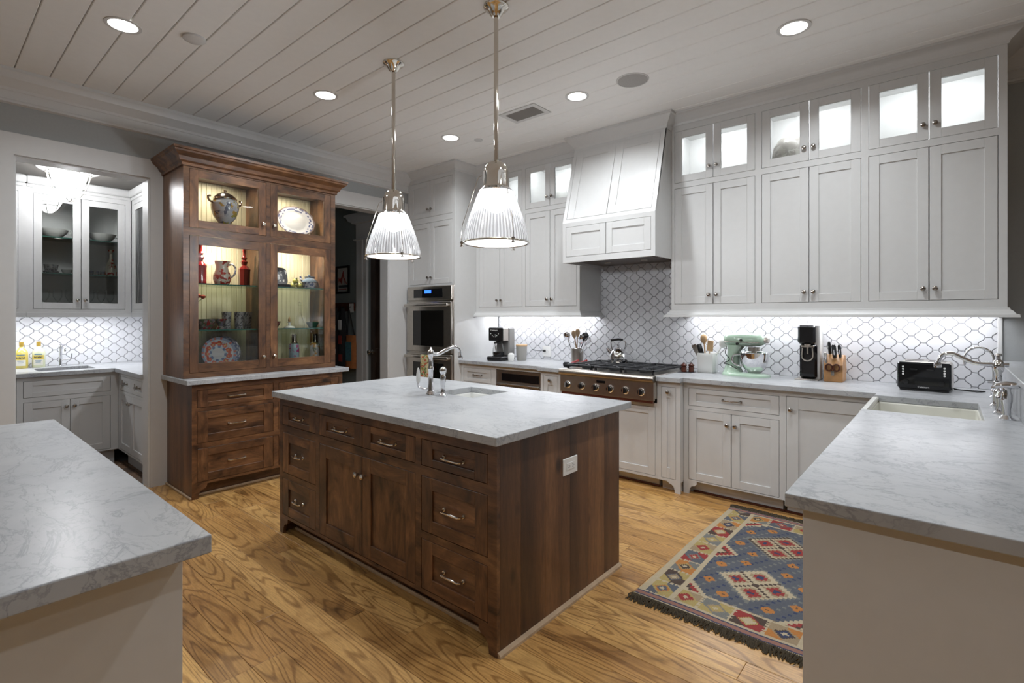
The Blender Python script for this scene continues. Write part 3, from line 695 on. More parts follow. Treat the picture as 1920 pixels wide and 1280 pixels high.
part('divider', MB().box(BX, ux-.0205, 1.992, 2.010, 0.955, 2.575), ALZ, hu)
n_b = 30; bw = (uy1-uy0-.04)/n_b
m = MB()
for i in range(n_b): m.box(-4.95, BX, uy0+.02+i*bw+.0006, uy0+.02+(i+1)*bw-.0006, 0.955, 2.575, 0.0035)
part('beadboard_back', m, CREAM, hu)
m = MB().sweep([(-4.998, uy0), (ux, uy0), (ux, uy1), (-4.998, uy1)], [(0, 2.58), (0.012, 2.58), (0.014, 2.60), (0.030, 2.612), (0.042, 2.640), (0.070, 2.662), (0.078, 2.668), (0.080, 2.682), (0.088, 2.686), (0.088, 2.704), (0, 2.704)])
part('crown', m, ALY, hu, 25)
for k, (a, b) in enumerate(gcols):
    kn = b-0.03 if k == 0 else a+0.03
    front(hu, fu, a, b, .962, 2.045, WOODY, stile=0.062, rail=0.07, glassy=True, knob=(kn, 1.06), kind='n')
    front(hu, fu, a, b, 2.103, 2.565, WOODY, stile=0.062, rail=0.06, glassy=True, knob=(kn, 2.20), kind='n')
    for z in (1.300, 1.672):
        ya, yb = (uy0+.022, 1.990) if k == 0 else (2.012, uy1-.022)
        sh = part('glass_shelf', MB().box(BX+.002, -4.535, ya, yb, z-0.009, z), SHELFG, hu); part('shelf_edge', MB().box(-4.535, -4.533, ya, yb, z-0.009, z), SHELFEDGE, sh)
    yc = (a+b)/2
    for z, p in ((2.134, P_HUTCH*1.6), (2.57, P_HUTCH)):
        pk = part('puck_light', MB().lathe([(0.03, 0), (0.03, -0.008), (0.0, -0.0081)], 16, (-4.70, yc, z+0.005), cap=False), E_LENS, hu, 40)
        area('puck_lamp', pk, (-4.70, yc, z-0.006), 0.05, 0.05, p, (1, 0.92, 0.80), shape='DISK')
    
# ---------- range wall base cabinets
RF = 3.998; fb = FRX(RF); BF = 3.93; fbf = FRX(BF)
b1 = cabinet('base_cabinet', 'white base cabinet with drawer between oven tower and built-in microwave', fb, -4.157, -3.665, 0.105, 0.884, 0.63, [(-4.12, -3.70, .685, .838), (-4.12, -3.70, .11, .66)], WM)
front(b1, fb, -4.12, -3.70, .685, .838, WM, 'drawer', rail=0.04, pull=(-3.91, .765, .125)); front(b1, fb, -4.12, -3.70, .11, .66, WM, knob=(-3.73, .6))
b2 = cabinet('microwave_cabinet', 'white base cabinet holding the steel microwave drawer', fb, -3.665, -2.985, 0.105, 0.884, 0.63, [(-3.63, -3.016, .41, .85), (-3.63, -3.016, .11, .38)], WM, body=False)
part('body', MB(fb).box(-3.665, -2.985, -0.63, -0.45, 0.105, 0.884).box(-3.665, -2.985, -.45, -.0215, .105, .39), WHITE, b2)
front(b2, fb, -3.63, -3.016, .11, .38, WM, 'drawer', pull=(-3.32, .245, .125))
mw = thing('microwave_oven', 'stainless microwave drawer with black control strip set in white base cabinet', 'microwave', fb(-3.323, 0, .415))
part('casing', MB(fb).box(-3.626, -3.020, -0.40, -0.003, .414, .846, 0.003), STEEL, mw)
part('control_panel', MB(fb).box(-3.55, -3.06, -0.003, 0.003, .735, .815, 0.002), BLKGLOSS, mw)
part('drawer_front', MB(fb).box(-3.615, -3.03, -0.003, 0.018, .43, .705, 0.004), STEEL, mw); part('window', MB(fb).box(-3.55, -3.09, 0.018, 0.020, .47, .66), OVGLASS, mw)
part('handle_bar', MB(fb).box(-3.60, -3.045, 0.018, 0.04, .70, .715, 0.005), CHROME, mw)
# bumped-out range section
def pullout(nm, lab, u0, u1):
    c = cabinet(nm, lab, fbf, u0, u1, 0.085, 0.884, 0.55, [(u0+0.035, u1-0.035, .105, .842)], WM, feet=[(u1, -1)] if u1 > -2 else [(u0, 1)])
    front(c, fbf, u0+0.035, u1-0.035, .105, .842, WM, 'pull_out', stile=0.045, rail=0.085, knob=((u0+u1)/2, .80)); return c
pullout('spice_pullout', 'slim white spice pull-out between microwave drawer and rangetop', -2.985, -2.752)
pullout('tray_pullout', 'slim white pull-out with bracket foot beside rangetop and drawer cabinet', -1.7955, -1.603)
rbc = c = cabinet('range_base_cabinet', 'white two-door cabinet under the gas rangetop', fbf, -2.752, -1.7960, 0.085, 0.699, 0.55, [(-2.715, -1.812, .105, .668)], WM)
front(c, fbf, -2.715, -2.262, .105, .668, WM, knob=(-2.30, .6)); front(c, fbf, -2.262, -1.812, .105, .668, WM, knob=(-2.225, .6))
b3 = cabinet('drawer_cabinet', 'white base cabinet with one wide drawer over two doors below stand mixer', fb, -1.603, -0.885, 0.105, 0.884, 0.63, [(-1.562, -0.906, .700, .840), (-1.562, -0.906, .115, .668)], WM, feet=[(-1.603, 1)])
front(b3, fb, -1.562, -0.906, .700, .840, WM, 'drawer', rail=0.036, pull=(-1.234, .768, .13))
front(b3, fb, -1.562, -1.236, .115, .668, WM, knob=(-1.262, .582)); front(b3, fb, -1.236, -0.906, .115, .668, WM, knob=(-1.205, .582))
b4 = cabinet('corner_cabinet', 'white corner base cabinet with one wide panelled door next to the sink run', fb, -0.885, -0.315, 0.105, 0.884, 0.63, [(-0.864, -0.335, .115, .846)], WM)
front(b4, fb, -0.864, -0.335, .115, .846, WM, stile=0.075, rail=0.085, knob=(-0.832, .752))
for c, a_, b_ in ((b3, -1.55, -.885), (b4, -.885, -.315), (b1, -4.157, -3.665), (b2, -3.665, -2.985)): part('shoe_molding', MB(fb).box(a_, b_, -0.075, -0.06, 0, 0.018, 0.005), BROWNP, c)
for nm_, a_, b_ in ((rbc, -2.752, -1.800),): part('shoe_molding', MB(fbf).box(a_+.002, b_-.002, -0.075, -0.06, 0, 0.018, 0.005), BROWNP, nm_)
# counters on range wall
ctl = MB(FHZ).plate([(-4.158, -2.72, 3.958, YB-.001), (-3.0, -2.72, 3.892, 3.96)], [], 0.884, 0.921)
single('range_countertop', ctl, MARBLE, 'marble counter between oven tower and rangetop, carrying the coffee maker', 'countertop', (-3.4, 4.3, .884), dissolve=True, bevel=0.003)
SK = (-0.330, 0.135, 3.235, 3.86)
ctr = MB(FHZ).plate([(-1.792, XR-.001, 3.958, YB-.001), (-1.792, -1.590, 3.892, 3.96), (-0.340, XR-.001, 1.556, 3.97)], [(-0.35, SK[1], SK[2], SK[3])], 0.884, 0.921)
single('corner_countertop', ctr, MARBLE, 'L-shaped marble counter running from rangetop around to the farmhouse sink', 'countertop', (-0.3, 3.2, .884), dissolve=True, bevel=0.003)
single('marble_upstand', MB().box(XR-0.022, XR-.001, 1.556, YB-.005, 0.9215, 1.084), MARBLE, 'low marble upstand on the half wall behind the bridge faucet', 'backsplash', (XR-.01, 3, .921), bevel=0.002)
# sink run base
sr = thing('sink_run_cabinet', 'plain white panelled base under the sink counter, end panel facing the room', 'cabinet', (0, 2.7, 0))
part('body', MB().box(-0.302, XR-.002, 1.612, SK[2]-.03, 0, 0.884), WHITE, sr)
part('end_panel', MB().box(-0.304, XR-.002, 1.60, 1.612, 0, 0.884, 0.001), WHITE, sr)
part('rear_body', MB().box(-0.302, XR-.002, SK[2]-.03, 3.99, 0, 0.62), WHITE, sr)
part('filler', MB().box(-0.302, XR-.002, SK[3]+.03, 3.985, 0.62, 0.884), WHITE, sr)
# farmhouse sink
fs = thing('farmhouse_sink', 'cream fireclay apron sink set in the marble counter near toaster', 'sink', (-0.1, 3.55, .63))
m = MB(FHZ).plate([(-0.352, SK[1]+.02, SK[2]-.022, SK[3]+.022)], [(-0.318, SK[1]-.004, SK[2]+.004, SK[3]-.004)], 0.64, 0.8835)
part('basin_walls', m, SINKC, fs, dissolve=True, bevel=0.008)
part('front_rim', MB().box(-0.352, -0.318, SK[2]+.001, SK[3]-.001, .884, .912, 0.006), SINKC, fs)
part('basin_floor', MB().box(-0.35, SK[1]+.018, SK[2]-.02, SK[3]+.02, 0.625, 0.6395), SINKC, fs)
part('drain', MB().lathe([(0.0, 0.004), (0.04, 0.004), (0.046, 0.001), (0.046, -.0005)], 20, (-0.09, 3.55, .6395), cap=False), CHROME, fs, 40)

# ---------- upper cabinets
UF = 4.238; fup = FRX(UF); UD = YB-UF-0.001
RAIL = [(0.0006, 1.4618), (0.010, 1.4600), (0.012, 1.448), (0.024, 1.440), (0.034, 1.424), (0.050, 1.418), (0.052, 1.402), (-.02, 1.402), (-.02, 1.4618)]
TOPC = [(0.0006, 3.035), (0.006, 3.035), (0.012, 3.052), (0.045, 3.075), (0.075, 3.100), (0.090, 3.104), (0.092, CZ-.001), (0.0006, CZ-.001)]
def upper(nm, lab, u0, u1, ua, us, ub, lamp=True, rail_path=None, end=None, group=None):
    c = cabinet(nm, lab, fup, u0, u1, 1.462, 3.05, 0, [(ua, ub, 1.510, 2.500), (ua, ub, 2.545, 2.985)], WM, body=False, base=((u0+u1)/2, UF+UD/2, 1.402), group=group)
    b = MB(fup); b.box(u0, u1, -UD, -0.0215, 1.462, 2.515)                       # closed lower box
    part('body', b, WHITE, c)
    s = MB(fup); s.box(u0, u0+.012, -UD, -.0205, 2.515, 3.05); s.box(u1-.012, u1, -UD, -.0205, 2.515, 3.05); s.box(u0+.012, u1-.012, -UD, -UD+.01, 2.515, 3.05); s.box(u0+.012, u1-.012, -UD+.01, -.0205, 3.02, 3.05)
    part('display_box', s, WHITE, c)
    front(c, fup, ua, us, 1.510, 2.500, WM, knob=(us-.030, 1.586)); front(c, fup, us, ub, 1.510, 2.500, WM, knob=(us+.030, 1.586))
    front(c, fup, ua, us, 2.545, 2.985, WM, glassy=True, knob=(us-.030, 2.640)); front(c, fup, us, ub, 2.545, 2.985, WM, glassy=True, knob=(us+.030, 2.640))
    st = part('cabinet_light', MB(fup).box(u0+.05, u1-.05, -0.06, -0.045, 3.012, 3.020), E_STRIP, c)
    area('cabinet_lamp', st, ((u0+u1)/2, UF+0.07, 3.008), u1-u0-.12, 0.03, P_GLASS, (0.93, 0.96, 1), rot=(0.45, 0, 0))
    if lamp:
        st = part('under_light', MB(fup).box(u0+.06, u1-.06, -0.27, -0.23, 1.452, 1.4615), E_STRIP, c)
        area('under_lamp', st, ((u0+u1)/2, UF+0.25, 1.448), u1-u0-.12, 0.04, P_UNDER, (0.93, 0.96, 1), rot=(0.10, 0, 0))
    return c
u1c = upper('upper_cabinet', 'tall white upper cabinet next to the range hood, empty lit glass doors on top', -1.807, -1.108, -1.778, -1.453, -1.131)
u2c = upper('upper_cabinet', 'tall white upper cabinet with a stone jar behind its lit glass doors', -1.108, -0.4275, -1.085, -0.764, -0.448)
u3c = upper('upper_cabinet', 'tall white upper cabinet ending at the grey wall above the toaster', -0.4275, 0.277, -0.407, -0.086, 0.237)
u4c = upper('upper_cabinet', 'tall white upper cabinet beside the oven tower over the coffee maker', -4.158, -3.447, -4.114, -3.792, -3.469)
u5c = upper('upper_cabinet', 'tall white upper cabinet beside the range hood over steel utensil holder', -3.447, -2.739, -3.425, -3.101, -2.776)
def molding(nm, lab, path, prof):
    return single(nm, MB().sweep(path, prof), WHITE, lab, 'molding', (path[0][0], path[0][1], prof[0][1]), smooth=25)
molding('light_rail', 'stepped white light rail under the three upper cabinets near the toaster', [(-1.807, YB-.01), (-1.807, UF), (0.277, UF), (0.277, YB-.01)], RAIL)
molding('light_rail', 'stepped white light rail under the upper cabinets over the coffee maker', [(-4.158, UF), (-2.739, UF), (-2.739, YB-.01)], RAIL)
molding('cabinet_crown', 'white crown molding joining the toaster-side upper cabinets to the ceiling', [(-1.807, UF), (0.278, UF), (0.278, YB)], TOPC)
molding('cabinet_crown', 'white crown molding joining the upper cabinets by the oven tower to the ceiling', [(-4.158, UF), (-2.79, UF)], TOPC)
# ---------- oven tower
OF = 3.902; fo = FRX(OF)
ot = cabinet('oven_tower', 'tall white oven cabinet with two pairs of panelled doors over the double oven', fo, -4.988, -4.160, 0.105, 3.05, 0.72,
             [(-4.95, -4.200, 2.565, 2.990), (-4.95, -4.200, 1.780, 2.500), (-4.955, -4.185, .45, 1.752), (-4.95, -4.2, .12, .42)], WM, body=False, base=(-4.57, 4.27, 0))
part('body', MB(fo).box(-4.988, -4.160, -0.72, -.60, .105, 3.05).box(-4.988, -4.160, -.60, -.0215, 1.765, 3.05).box(-4.988, -4.160, -.60, -.0215, .105, .435).box(-4.988, -4.97, -.6, -.0215, .435, 1.765).box(-4.178, -4.160, -.6, -.0215, .435, 1.765), WHITE, ot)
xm = -4.577
for a, b, kx in ((-4.95, xm, xm-.03), (xm, -4.200, xm+.03)):
    front(ot, fo, a, b, 2.565, 2.990, WM, knob=(kx, 2.655)); front(ot, fo, a, b, 1.780, 2.500, WM, knob=(kx, 1.86))
front(ot, fo, -4.95, -4.2, .12, .42, WM, 'drawer', pull=(xm, .27, .13))
molding('cabinet_crown', 'white crown molding on top of the oven tower', [(-4.988, OF), (-4.160, OF), (-4.160, UF)], TOPC)
ov = thing('double_oven', 'stainless double wall oven with black glass doors and blue display', 'oven', (-4.57, 4.2, .455))
part('chassis', MB(fo).box(-4.945, -4.195, -0.55, -0.002, .456, 1.748), STEEL, ov)
part('trim_frame', MB(fo).box(-4.968, -4.172, -0.002, 0.006, .44, 1.76, 0.003), STEEL, ov)
cp = part('control_panel', MB(fo).box(-4.962, -4.178, 0.006, 0.030, 1.592, 1.756, 0.006), STEEL, ov)
part('control_glass', MB(fo).box(-4.84, -4.33, 0.030, 0.032, 1.625, 1.725), BLKGLOSS, cp)
part('display', MB(fo).box(-4.64, -4.525, 0.032, 0.033, 1.675, 1.712), E_BLUE, cp)
for z0, z1 in ((.995, 1.575), (.455, .975)):
    d = part('oven_door', MB(fo).box(-4.962, -4.178, 0.006, 0.040, z0, z1, 0.006), STEEL, ov)
    part('window', MB(fo).box(-4.84, -4.30, 0.040, 0.042, z0+.07, z1-.10, 0.001), OVGLASS, d)
    h = MB(fo); h.box(-4.955, -4.185, 0.075, 0.095, z1-.055, z1-.02, 0.008); h.box(-4.945, -4.915, 0.04, 0.08, z1-.05, z1-.025, 0.004); h.box(-4.225, -4.195, 0.04, 0.08, z1-.05, z1-.025, 0.004)
    part('handle', h, STEEL, d)
# ---------- hood
HX0, HX1, HF = -2.722, -1.808, 3.921
hd = thing('range_hood', 'white panelled range hood cover with sloping front over the rangetop', 'range hood', ((HX0+HX1)/2, 4.3, 1.9))
HT = 4.135; fhd = FRX(HF)
m = MB(); m.add([(x, yy, z) for x in (HX0, HX1) for yy, z in ((HF+.02, 1.962), (HF+.02, 2.268), (HT, 3.035), (YB-.002, 3.035), (YB-.002, 1.962))], [[0, 1, 2, 3, 4], [5, 9, 8, 7, 6]]+[[i, (i+1) % 5, 5+(i+1) % 5, 5+i] for i in range(5)])
part('body', m, WHITE, hd)
m = MB(fhd).plate([(HX0, HX1, 1.902, 2.268)], [(-2.687, -1.845, 1.955, 2.230)], -0.02, 0); part('front_frame', m, WHITE, hd, dissolve=True)
for a_ in (HX0, HX1-.02): part('skirt', MB().box(a_, a_+.02, HF+.02, YB-.002, 1.902, 1.962), WHITE, hd)
front(hd, fhd, -2.687, -2.266, 1.955, 2.230, WM, 'lower_panel'); front(hd, fhd, -2.266, -1.845, 1.955, 2.230, WM, 'lower_panel')
sl = math.atan2(HT-HF, 3.035-2.268); L_ = math.hypot(HT-HF, 3.035-2.268); cs, sn = math.cos(sl), math.sin(sl)
fsl = lambda a, b, c: (a, HF+c*sn-b*cs, 2.268+c*cs+b*sn)
m = MB(fsl).plate([(HX0, HX1, 0, L_)], [(-2.687, -1.845, 0.035, L_-.06)], -0.02, 0); part('sloped_frame', m, WHITE, hd, dissolve=True)
front(hd, fsl, -2.687, -2.266, .035, L_-.06, WM, 'sloped_panel', stile=.075); front(hd, fsl, -2.266, -1.845, .035, L_-.06, WM, 'sloped_panel', stile=.075)
part('liner', MB().box(HX0+.02, HX1-.02, HF+.021, YB-.003, 1.925, 1.9615), LINER, hd)
bl_ = part('baffle', MB().box(HX0+.1, HX1-.1, HF+.12, YB-.10, 1.918, 1.925, .002), LINER, hd)
for xx in (-2.45, -2.08):
    part('hood_light', MB().lathe([(0.03, 0), (0.03, -.006), (0, -.0061)], 16, (xx, 4.28, 1.9175), cap=False), CERAM, hd, 40)
molding('cabinet_crown', 'white crown molding capping the range hood', [(HX0-.0, 4.26), (HX0-.0, HT), (HX1+.0, HT), (HX1+.0, 4.23)], [(0, 3.0), (0.006, 3.0), (0.014, 3.03), (0.040, 3.06), (0.066, 3.098), (0.078, 3.102), (0.080, CZ-.001), (0, CZ-.001)])

# ---------- counter across the room (white panelled peninsula)
pn = thing('peninsula_cabinet', 'white plain panelled peninsula base under the free-standing marble slab', 'cabinet', (-2.2, -0.1, 0))
part('body', MB().box(-3.12, -1.362, -0.50, 0.385, 0, 0.879), WHITE, pn); part('end_panel', MB().box(-1.362, -1.350, -0.51, 0.405, 0, 0.879, 0.001), WHITE, pn); part('front_panel', MB().box(-3.13, -1.362, .385, .403, .1, .879, .001), WHITE, pn)
single('peninsula_countertop', MB().box(-3.215, -1.248, -0.62, 0.432, 0.880, 0.921), MARBLE, 'thick marble slab on the free-standing white panelled peninsula', 'countertop', (-2.2, -0.1, .88), bevel=0.003)

# ---------- pantry cabinets
xp = -6.0; fp = FLX(xp)
pb = cabinet('pantry_base_cabinet', 'white pantry base cabinet with drawer and two doors under the bar sink', fp, 0.565, 1.2615, 0.15, 0.884, 0.70, [(0.606, 1.205, .705, .850), (0.606, 1.205, .165, .668)], WM, body=False)
part('body', MB(fp).box(.5665, 1.26, -.70, -.0215, .1505, .70), WHITE, pb)
front(pb, fp, .606, 1.205, .705, .850, WM, 'drawer', rail=.04); front(pb, fp, .606, .915, .165, .668, WM, knob=(.887, .605)); front(pb, fp, .915, 1.205, .165, .668, WM, knob=(.943, .605))
single('wine_cooler', MB(fp).box(0.0, 0.555, -0.6, -.002, 0.02, 0.878, .004), BLKGLOSS, 'black appliance under the pantry counter beside the bar sink cabinet', 'appliance', (-6.3, .28, 0))
PRY = 1.262; fpr = FRX(PRY)
pr = cabinet('pantry_return_cabinet', 'white pantry base cabinet with two drawers over two doors, turning the corner', fpr, -5.998, -5.14, 0.15, 0.884, 0.59, [(-5.94, -5.57, .715, .850), (-5.53, -5.16, .715, .850), (-5.94, -5.16, .165, .690)], WM)
front(pr, fpr, -5.94, -5.57, .715, .850, WM, 'drawer', rail=.035, pull=(-5.755, .785, .1)); front(pr, fpr, -5.53, -5.16, .715, .850, WM, 'drawer', rail=.035, pull=(-5.345, .785, .1))
front(pr, fpr, -5.94, -5.55, .165, .690, WM, knob=(-5.58, .625)); front(pr, fpr, -5.55, -5.16, .165, .690, WM, knob=(-5.52, .625))
PS = (-6.50, -6.12, 0.72, 1.12)
single('pantry_countertop', MB(FHZ).plate([(PX+.005, xp+.035, 0.0, PY1-.003), (xp+.03, -5.135, 1.228, PY1-.003)], [PS], .884, .921), MARBLE, 'L-shaped marble pantry counter holding the liqueur bottles', 'countertop', (-6.3, .9, .884), dissolve=True, bevel=.003)
sink_basin('bar_sink', 'small steel bar sink in the pantry counter', PS[0]+.004, PS[1]-.004, PS[2]+.004, PS[3]-.004, .8835, .15, mat=STEEL)
fpu = FLX(-6.30)
def pantry_upper(nm, lab, fr, u0, u1, doors, depth, lampdir):
    c = cabinet(nm, lab, fr, u0, u1, 1.445, 2.60, 0, [(doors[0][0], doors[-1][1], 1.475, 2.530)], WM, body=False)
    s = MB(fr); s.box(u0, u0+.012, -depth, -.0205, 1.445, 2.60); s.box(u1-.012, u1, -depth, -.0205, 1.445, 2.60); s.box(u0+.012, u1-.012, -depth, -depth+.01, 1.445, 2.60); s.box(u0+.012, u1-.012, -depth+.01, -.0205, 2.56, 2.60); s.box(u0+.012, u1-.012, -depth+.01, -.0205, 1.445, 1.468)
    part('carcass', s, WHITE, c)
    for a, b, kx in doors: front(c, fr, a, b, 1.475, 2.530, WM, glassy=True, knob=(kx, 1.56))
    for z in (1.815, 2.155):
        sh = part('glass_shelf', MB(fr).box(u0+.013, u1-.013, -depth+.011, -.06, z-.009, z), SHELFG, c); part('shelf_edge', MB(fr).box(u0+.013, u1-.013, -.06, -.058, z-.009, z), SHELFEDGE, sh)
    part('light_rail', MB(fr).box(u0, u1, -.02, .004, 1.40, 1.445, .003), WHITE, c); part('cornice', MB(fr).box(u0, u1, -.02, .010, 2.575, 2.605, .004).box(u0, u1, -.02, .03, 2.605, PZ-.001, .01), WHITE, c)
    um, nm_ = (u0+u1)/2, -depth*.5
    st = part('under_light', MB(fr).box(u0+.05, u1-.05, -.16, -.12, 1.437, 1.445), E_STRIP, c)
    rot = (0, -.2, 0) if lampdir == 'x' else (.2, 0, 0); sx, sy = (.04, u1-u0-.12) if lampdir == 'x' else (u1-u0-.12, .04)
    area('under_lamp', st, fr(um, -.14, 1.432), sx, sy, P_UNDER*2.2, (.93, .96, 1), rot=rot)
    return c
PUD = -6.30-PX-.004
pu = pantry_upper('pantry_upper_cabinet', 'white pantry wall cabinet with two glass doors and dishes on glass shelves', fpu, 0.655, 1.43, [(.702, 1.040, 1.012), (1.040, 1.384, 1.068)], PUD, 'x')
pu2 = pantry_upper('pantry_upper_cabinet', 'white pantry wall cabinet cut off by the opening casing above the wine cooler', fpu, 0.0, 0.655, [(.05, .33, .30), (.33, .605, .36)], PUD, 'x')
pu3 = pantry_upper('pantry_corner_cabinet', 'white glass-door wall cabinet on the pantry end wall, turning the corner', FRX(1.435), -6.29, -5.14, [(-6.24, -5.72, -5.75), (-5.72, -5.19, -5.69)], PY1-1.435-.004, 'y')
# ================================================================== LIGHTS THE ROOM HAS
rl = thing('recessed_light', 'round white recessed light glowing in the plank ceiling', 'light', (0, 0, 0), 'recessed ceiling lights')
rl_ = part('trim_ring', MB().lathe([(0.092, 0), (0.092, -0.004), (0.080, -0.007), (0.072, -0.004), (0.072, 0)], 32, cap=False), TRIMW, rl, 40)
part('lens', MB().lathe([(0.0, -0.002), (0.072, -0.002), (0.072, 0)], 32, cap=False), E_LENS, rl, 40)
area('lamp', rl, (0, 0, -0.012), 0.14, 0.14, P_CAN, (0.92, 0.965, 1), shape='DISK', spread=math.radians(150))
spots = [(-3.69, .80, 'round recessed ceiling light between the pantry opening and the flat detector cover'), (-3.66, 2.07, 'round recessed ceiling light in front of the wooden hutch'), (-3.62, 3.34, 'round recessed ceiling light beside the small sprinkler cap'),
         (-2.19, 3.35, 'round recessed ceiling light between the air vent and the speaker grille'), (-0.69, 3.39, 'round recessed ceiling light before the upper cabinet with the stone jar')]
for i, (x, y, lab) in enumerate(spots):
    if i == 0: rl.location = (x, y, CZ); rl['label'] = lab
    else: dup(rl, (x, y, CZ), label=lab)
# the same row of recessed lights going on along this ceiling, outside the picture
for x, y, word, lab in ((-0.69, 2.07, 'aisle', 'round recessed ceiling light over the aisle beside the kilim rug'), (2.2, 2.07, 'side_room', 'round recessed ceiling light beyond the half wall of the sink run'),
                        (-0.69, -1.2, 'entry', 'round recessed ceiling light behind the end of the white peninsula'), (0.9, -1.2, 'dining', 'round recessed ceiling light in the open room past the sink run')):
    c = dup(rl, (x, y, CZ), label=lab); c.name = 'recessed_light_'+word+'_offscreen'
    for ch in c.children:
        if ch.type == 'LIGHT': ch.name = 'recessed_lamp_'+word+'_offscreen'
# ceiling fittings
sp = thing('ceiling_speaker', 'round grey flush speaker grille in the plank ceiling', 'speaker', (-1.733, 3.381, CZ))
part('grille', MB().lathe([(0.0, -0.006), (0.100, -0.006), (0.106, -0.003), (0.106, 0)], 36, sp.location, cap=False), SPKG, sp, 40); part('bezel', MB().lathe([(0.107, 0), (0.107, -0.005), (0.115, -0.004), (0.117, 0)], 36, sp.location, cap=False), TRIMW, sp, 40)
single('smoke_detector', MB().lathe([(0.062, 0), (0.062, -0.012), (0.052, -0.018), (0.0, -0.019)], 28, (-3.524, 1.12, CZ), cap=False), TRIMW, 'flat round white detector cover near a recessed ceiling light', 'detector', (-3.524, 1.12, CZ), smooth=40)
single('sprinkler_cover', MB().lathe([(0.04, 0), (0.04, -0.008), (0.034, -0.011), (0.0, -0.012)], 24, (-3.458, 3.555, CZ), cap=False), TRIMW, 'small round white sprinkler cap in the ceiling close to the oven tower', 'sprinkler', (-3.458, 3.555, CZ), smooth=40)
vt = thing('ceiling_vent', 'rectangular white air vent with dark louvres in the ceiling', 'vent', (-2.71, 3.345, CZ))
x0, y0 = -2.71, 3.345
part('frame', MB(FHZ).plate([(x0-.19, x0+.19, y0-.12, y0+.12)], [(x0-.15, x0+.15, y0-.08, y0+.08)], CZ-.008, CZ), TRIMW, vt, dissolve=True, bevel=.002)
part('duct', MB().box(x0-.15, x0+.15, y0-.08, y0+.08, CZ-.001, CZ+.002), VENTD, vt)
sl_me = None
for i in range(9):
    yy = y0-.07+i*.0175; m = MB().add([(x0-.15, yy, CZ-.001), (x0+.15, yy, CZ-.001), (x0+.15, yy+.010, CZ-.007), (x0-.15, yy+.010, CZ-.007), (x0-.15, yy+.0015, CZ), (x0+.15, yy+.0015, CZ), (x0+.15, yy+.0115, CZ-.006), (x0-.15, yy+.0115, CZ-.006)], [(0, 1, 2, 3), (4, 5, 6, 7), (0, 3, 7, 4), (1, 2, 6, 5), (0, 1, 5, 4), (3, 2, 6, 7)])
    part('louvre', m, GREYP, vt)
# pendants
def pendant(loc, lab):
    t = thing('pendant_light', lab, 'pendant lamp', (0, 0, 0), 'ribbed glass pendants over the island')
    part('ceiling_canopy', MB().lathe([(0.070, 0), (0.070, -0.008), (0.064, -0.014), (0.046, -0.024), (0.034, -0.048), (0.022, -0.060), (0, -0.060)], 28, cap=False), NICKEL, t, 35)
    part('rod', MB().tube([(0, 0, -0.05), (0, 0, -0.88)], 0.0125, 12), NICKEL, t, 40)
    zt = 2.26-CZ; zc = 2.105-CZ; zr = 1.812-CZ
    m = MB(); m.lathe([(0.012, zt+.006), (0.030, zt), (0.052, zt-.014), (0.066, zt-.038), (0.070, zt-.06), (0.072, zc+.02), (0.076, zc+.012), (0.078, zc+.004), (0.074, zc), (0.055, zc), (0.055, zc+.01), (0.0, zc+.011)], 32, cap=False)
    cap_ = part('cap', m, NICKEL, t, 40)
    for k in range(4):
        a = math.pi/4+k*math.pi/2+.35; q = MB()
        pr = []
        for (w, z) in ((.020, zc+.018), (.020, zt-.082), (.017, zt-.066), (.010, zt-.058)):
            pr.append((w, z))
        pts = pr+[(-w, z) for w, z in pr[::-1]]
        vs = [(0.0735*math.cos(a+w/.0735), 0.0735*math.sin(a+w/.0735), z) for w, z in pts]; q.add(vs, [list(range(len(vs)))]); part('cap_window', q, CERAM, cap_)
    prof = [(0.080, zc+.004), (0.094, zc-.012), (0.104, zc-.035), (0.117, zc-.07), (0.132, zc-.11), (0.147, zc-.15), (0.160, zc-.19), (0.170, zc-.225), (0.177, zc-.255), (0.180, zr+.005)]
    gs = MB().lathe(prof, 240, rib=0.0016, cap=False); gs.mi = [(k // 2) % 2 for k in range(len(gs.f))]
    part('glass_shade', gs, SHADEG, t)
    part('top_collar', MB().lathe([(0.074, zc+.012), (0.094, zc-.006), (0.092, zc-.010), (0.072, zc+.006)], 36, cap=False), CHROME, t, 40)
    part('lens', MB().lathe([(0.0, zr-.012), (0.09, zr-.010), (0.150, zr-.004), (0.172, zr+.001), (0.172, zr+.004)], 40, cap=False), FROST, t, 40)
    ring = part('ring', MB().tube([(0.181*math.cos(a), 0.181*math.sin(a), zr) for a in [i*2*math.pi/48 for i in range(48)]], 0.0055, 8, closed=True), NICKEL, t, 60)
    for k in range(3):
        a = math.radians(100)+k*2*math.pi/3; c, s = math.cos(a), math.sin(a)
        part('wire_stay', MB().tube([(0.078*c, 0.078*s, zt-.075), (0.098*c, 0.098*s, zt-.085), (0.186*c, 0.186*s, zr+.10), (0.192*c, 0.192*s, zr+.03), (0.191*c, 0.191*s, zr-.012)], 0.0022, 6), NICKEL, t, 60)
        part('clip', MB().lathe([(0.004, .012), (0.011, .010), (0.011, .002), (0.006, 0), (0.006, -.010), (0.011, -.013), (0.011, -.018), (0.0, -.019)], 10, (0.190*c, 0.190*s, zr-.002), cap=False), NICKEL, t, 40)
    part('bulb', MB().lathe([(0.0, zc-.005), (0.022, zc-.01), (0.030, zc-.035), (0.046, zc-.07), (0.048, zc-.09), (0.036, zc-.115), (0.0, zc-.128)], 20, cap=False), E_BULB, t, 60)
    t.location = loc; return t
pendant((-2.850, 2.108, CZ), 'nickel pendant with ribbed glass bell shade over the island end facing the hutch')
pendant((-1.896, 2.089, CZ), 'nickel pendant with ribbed glass bell shade over the island end with the socket')
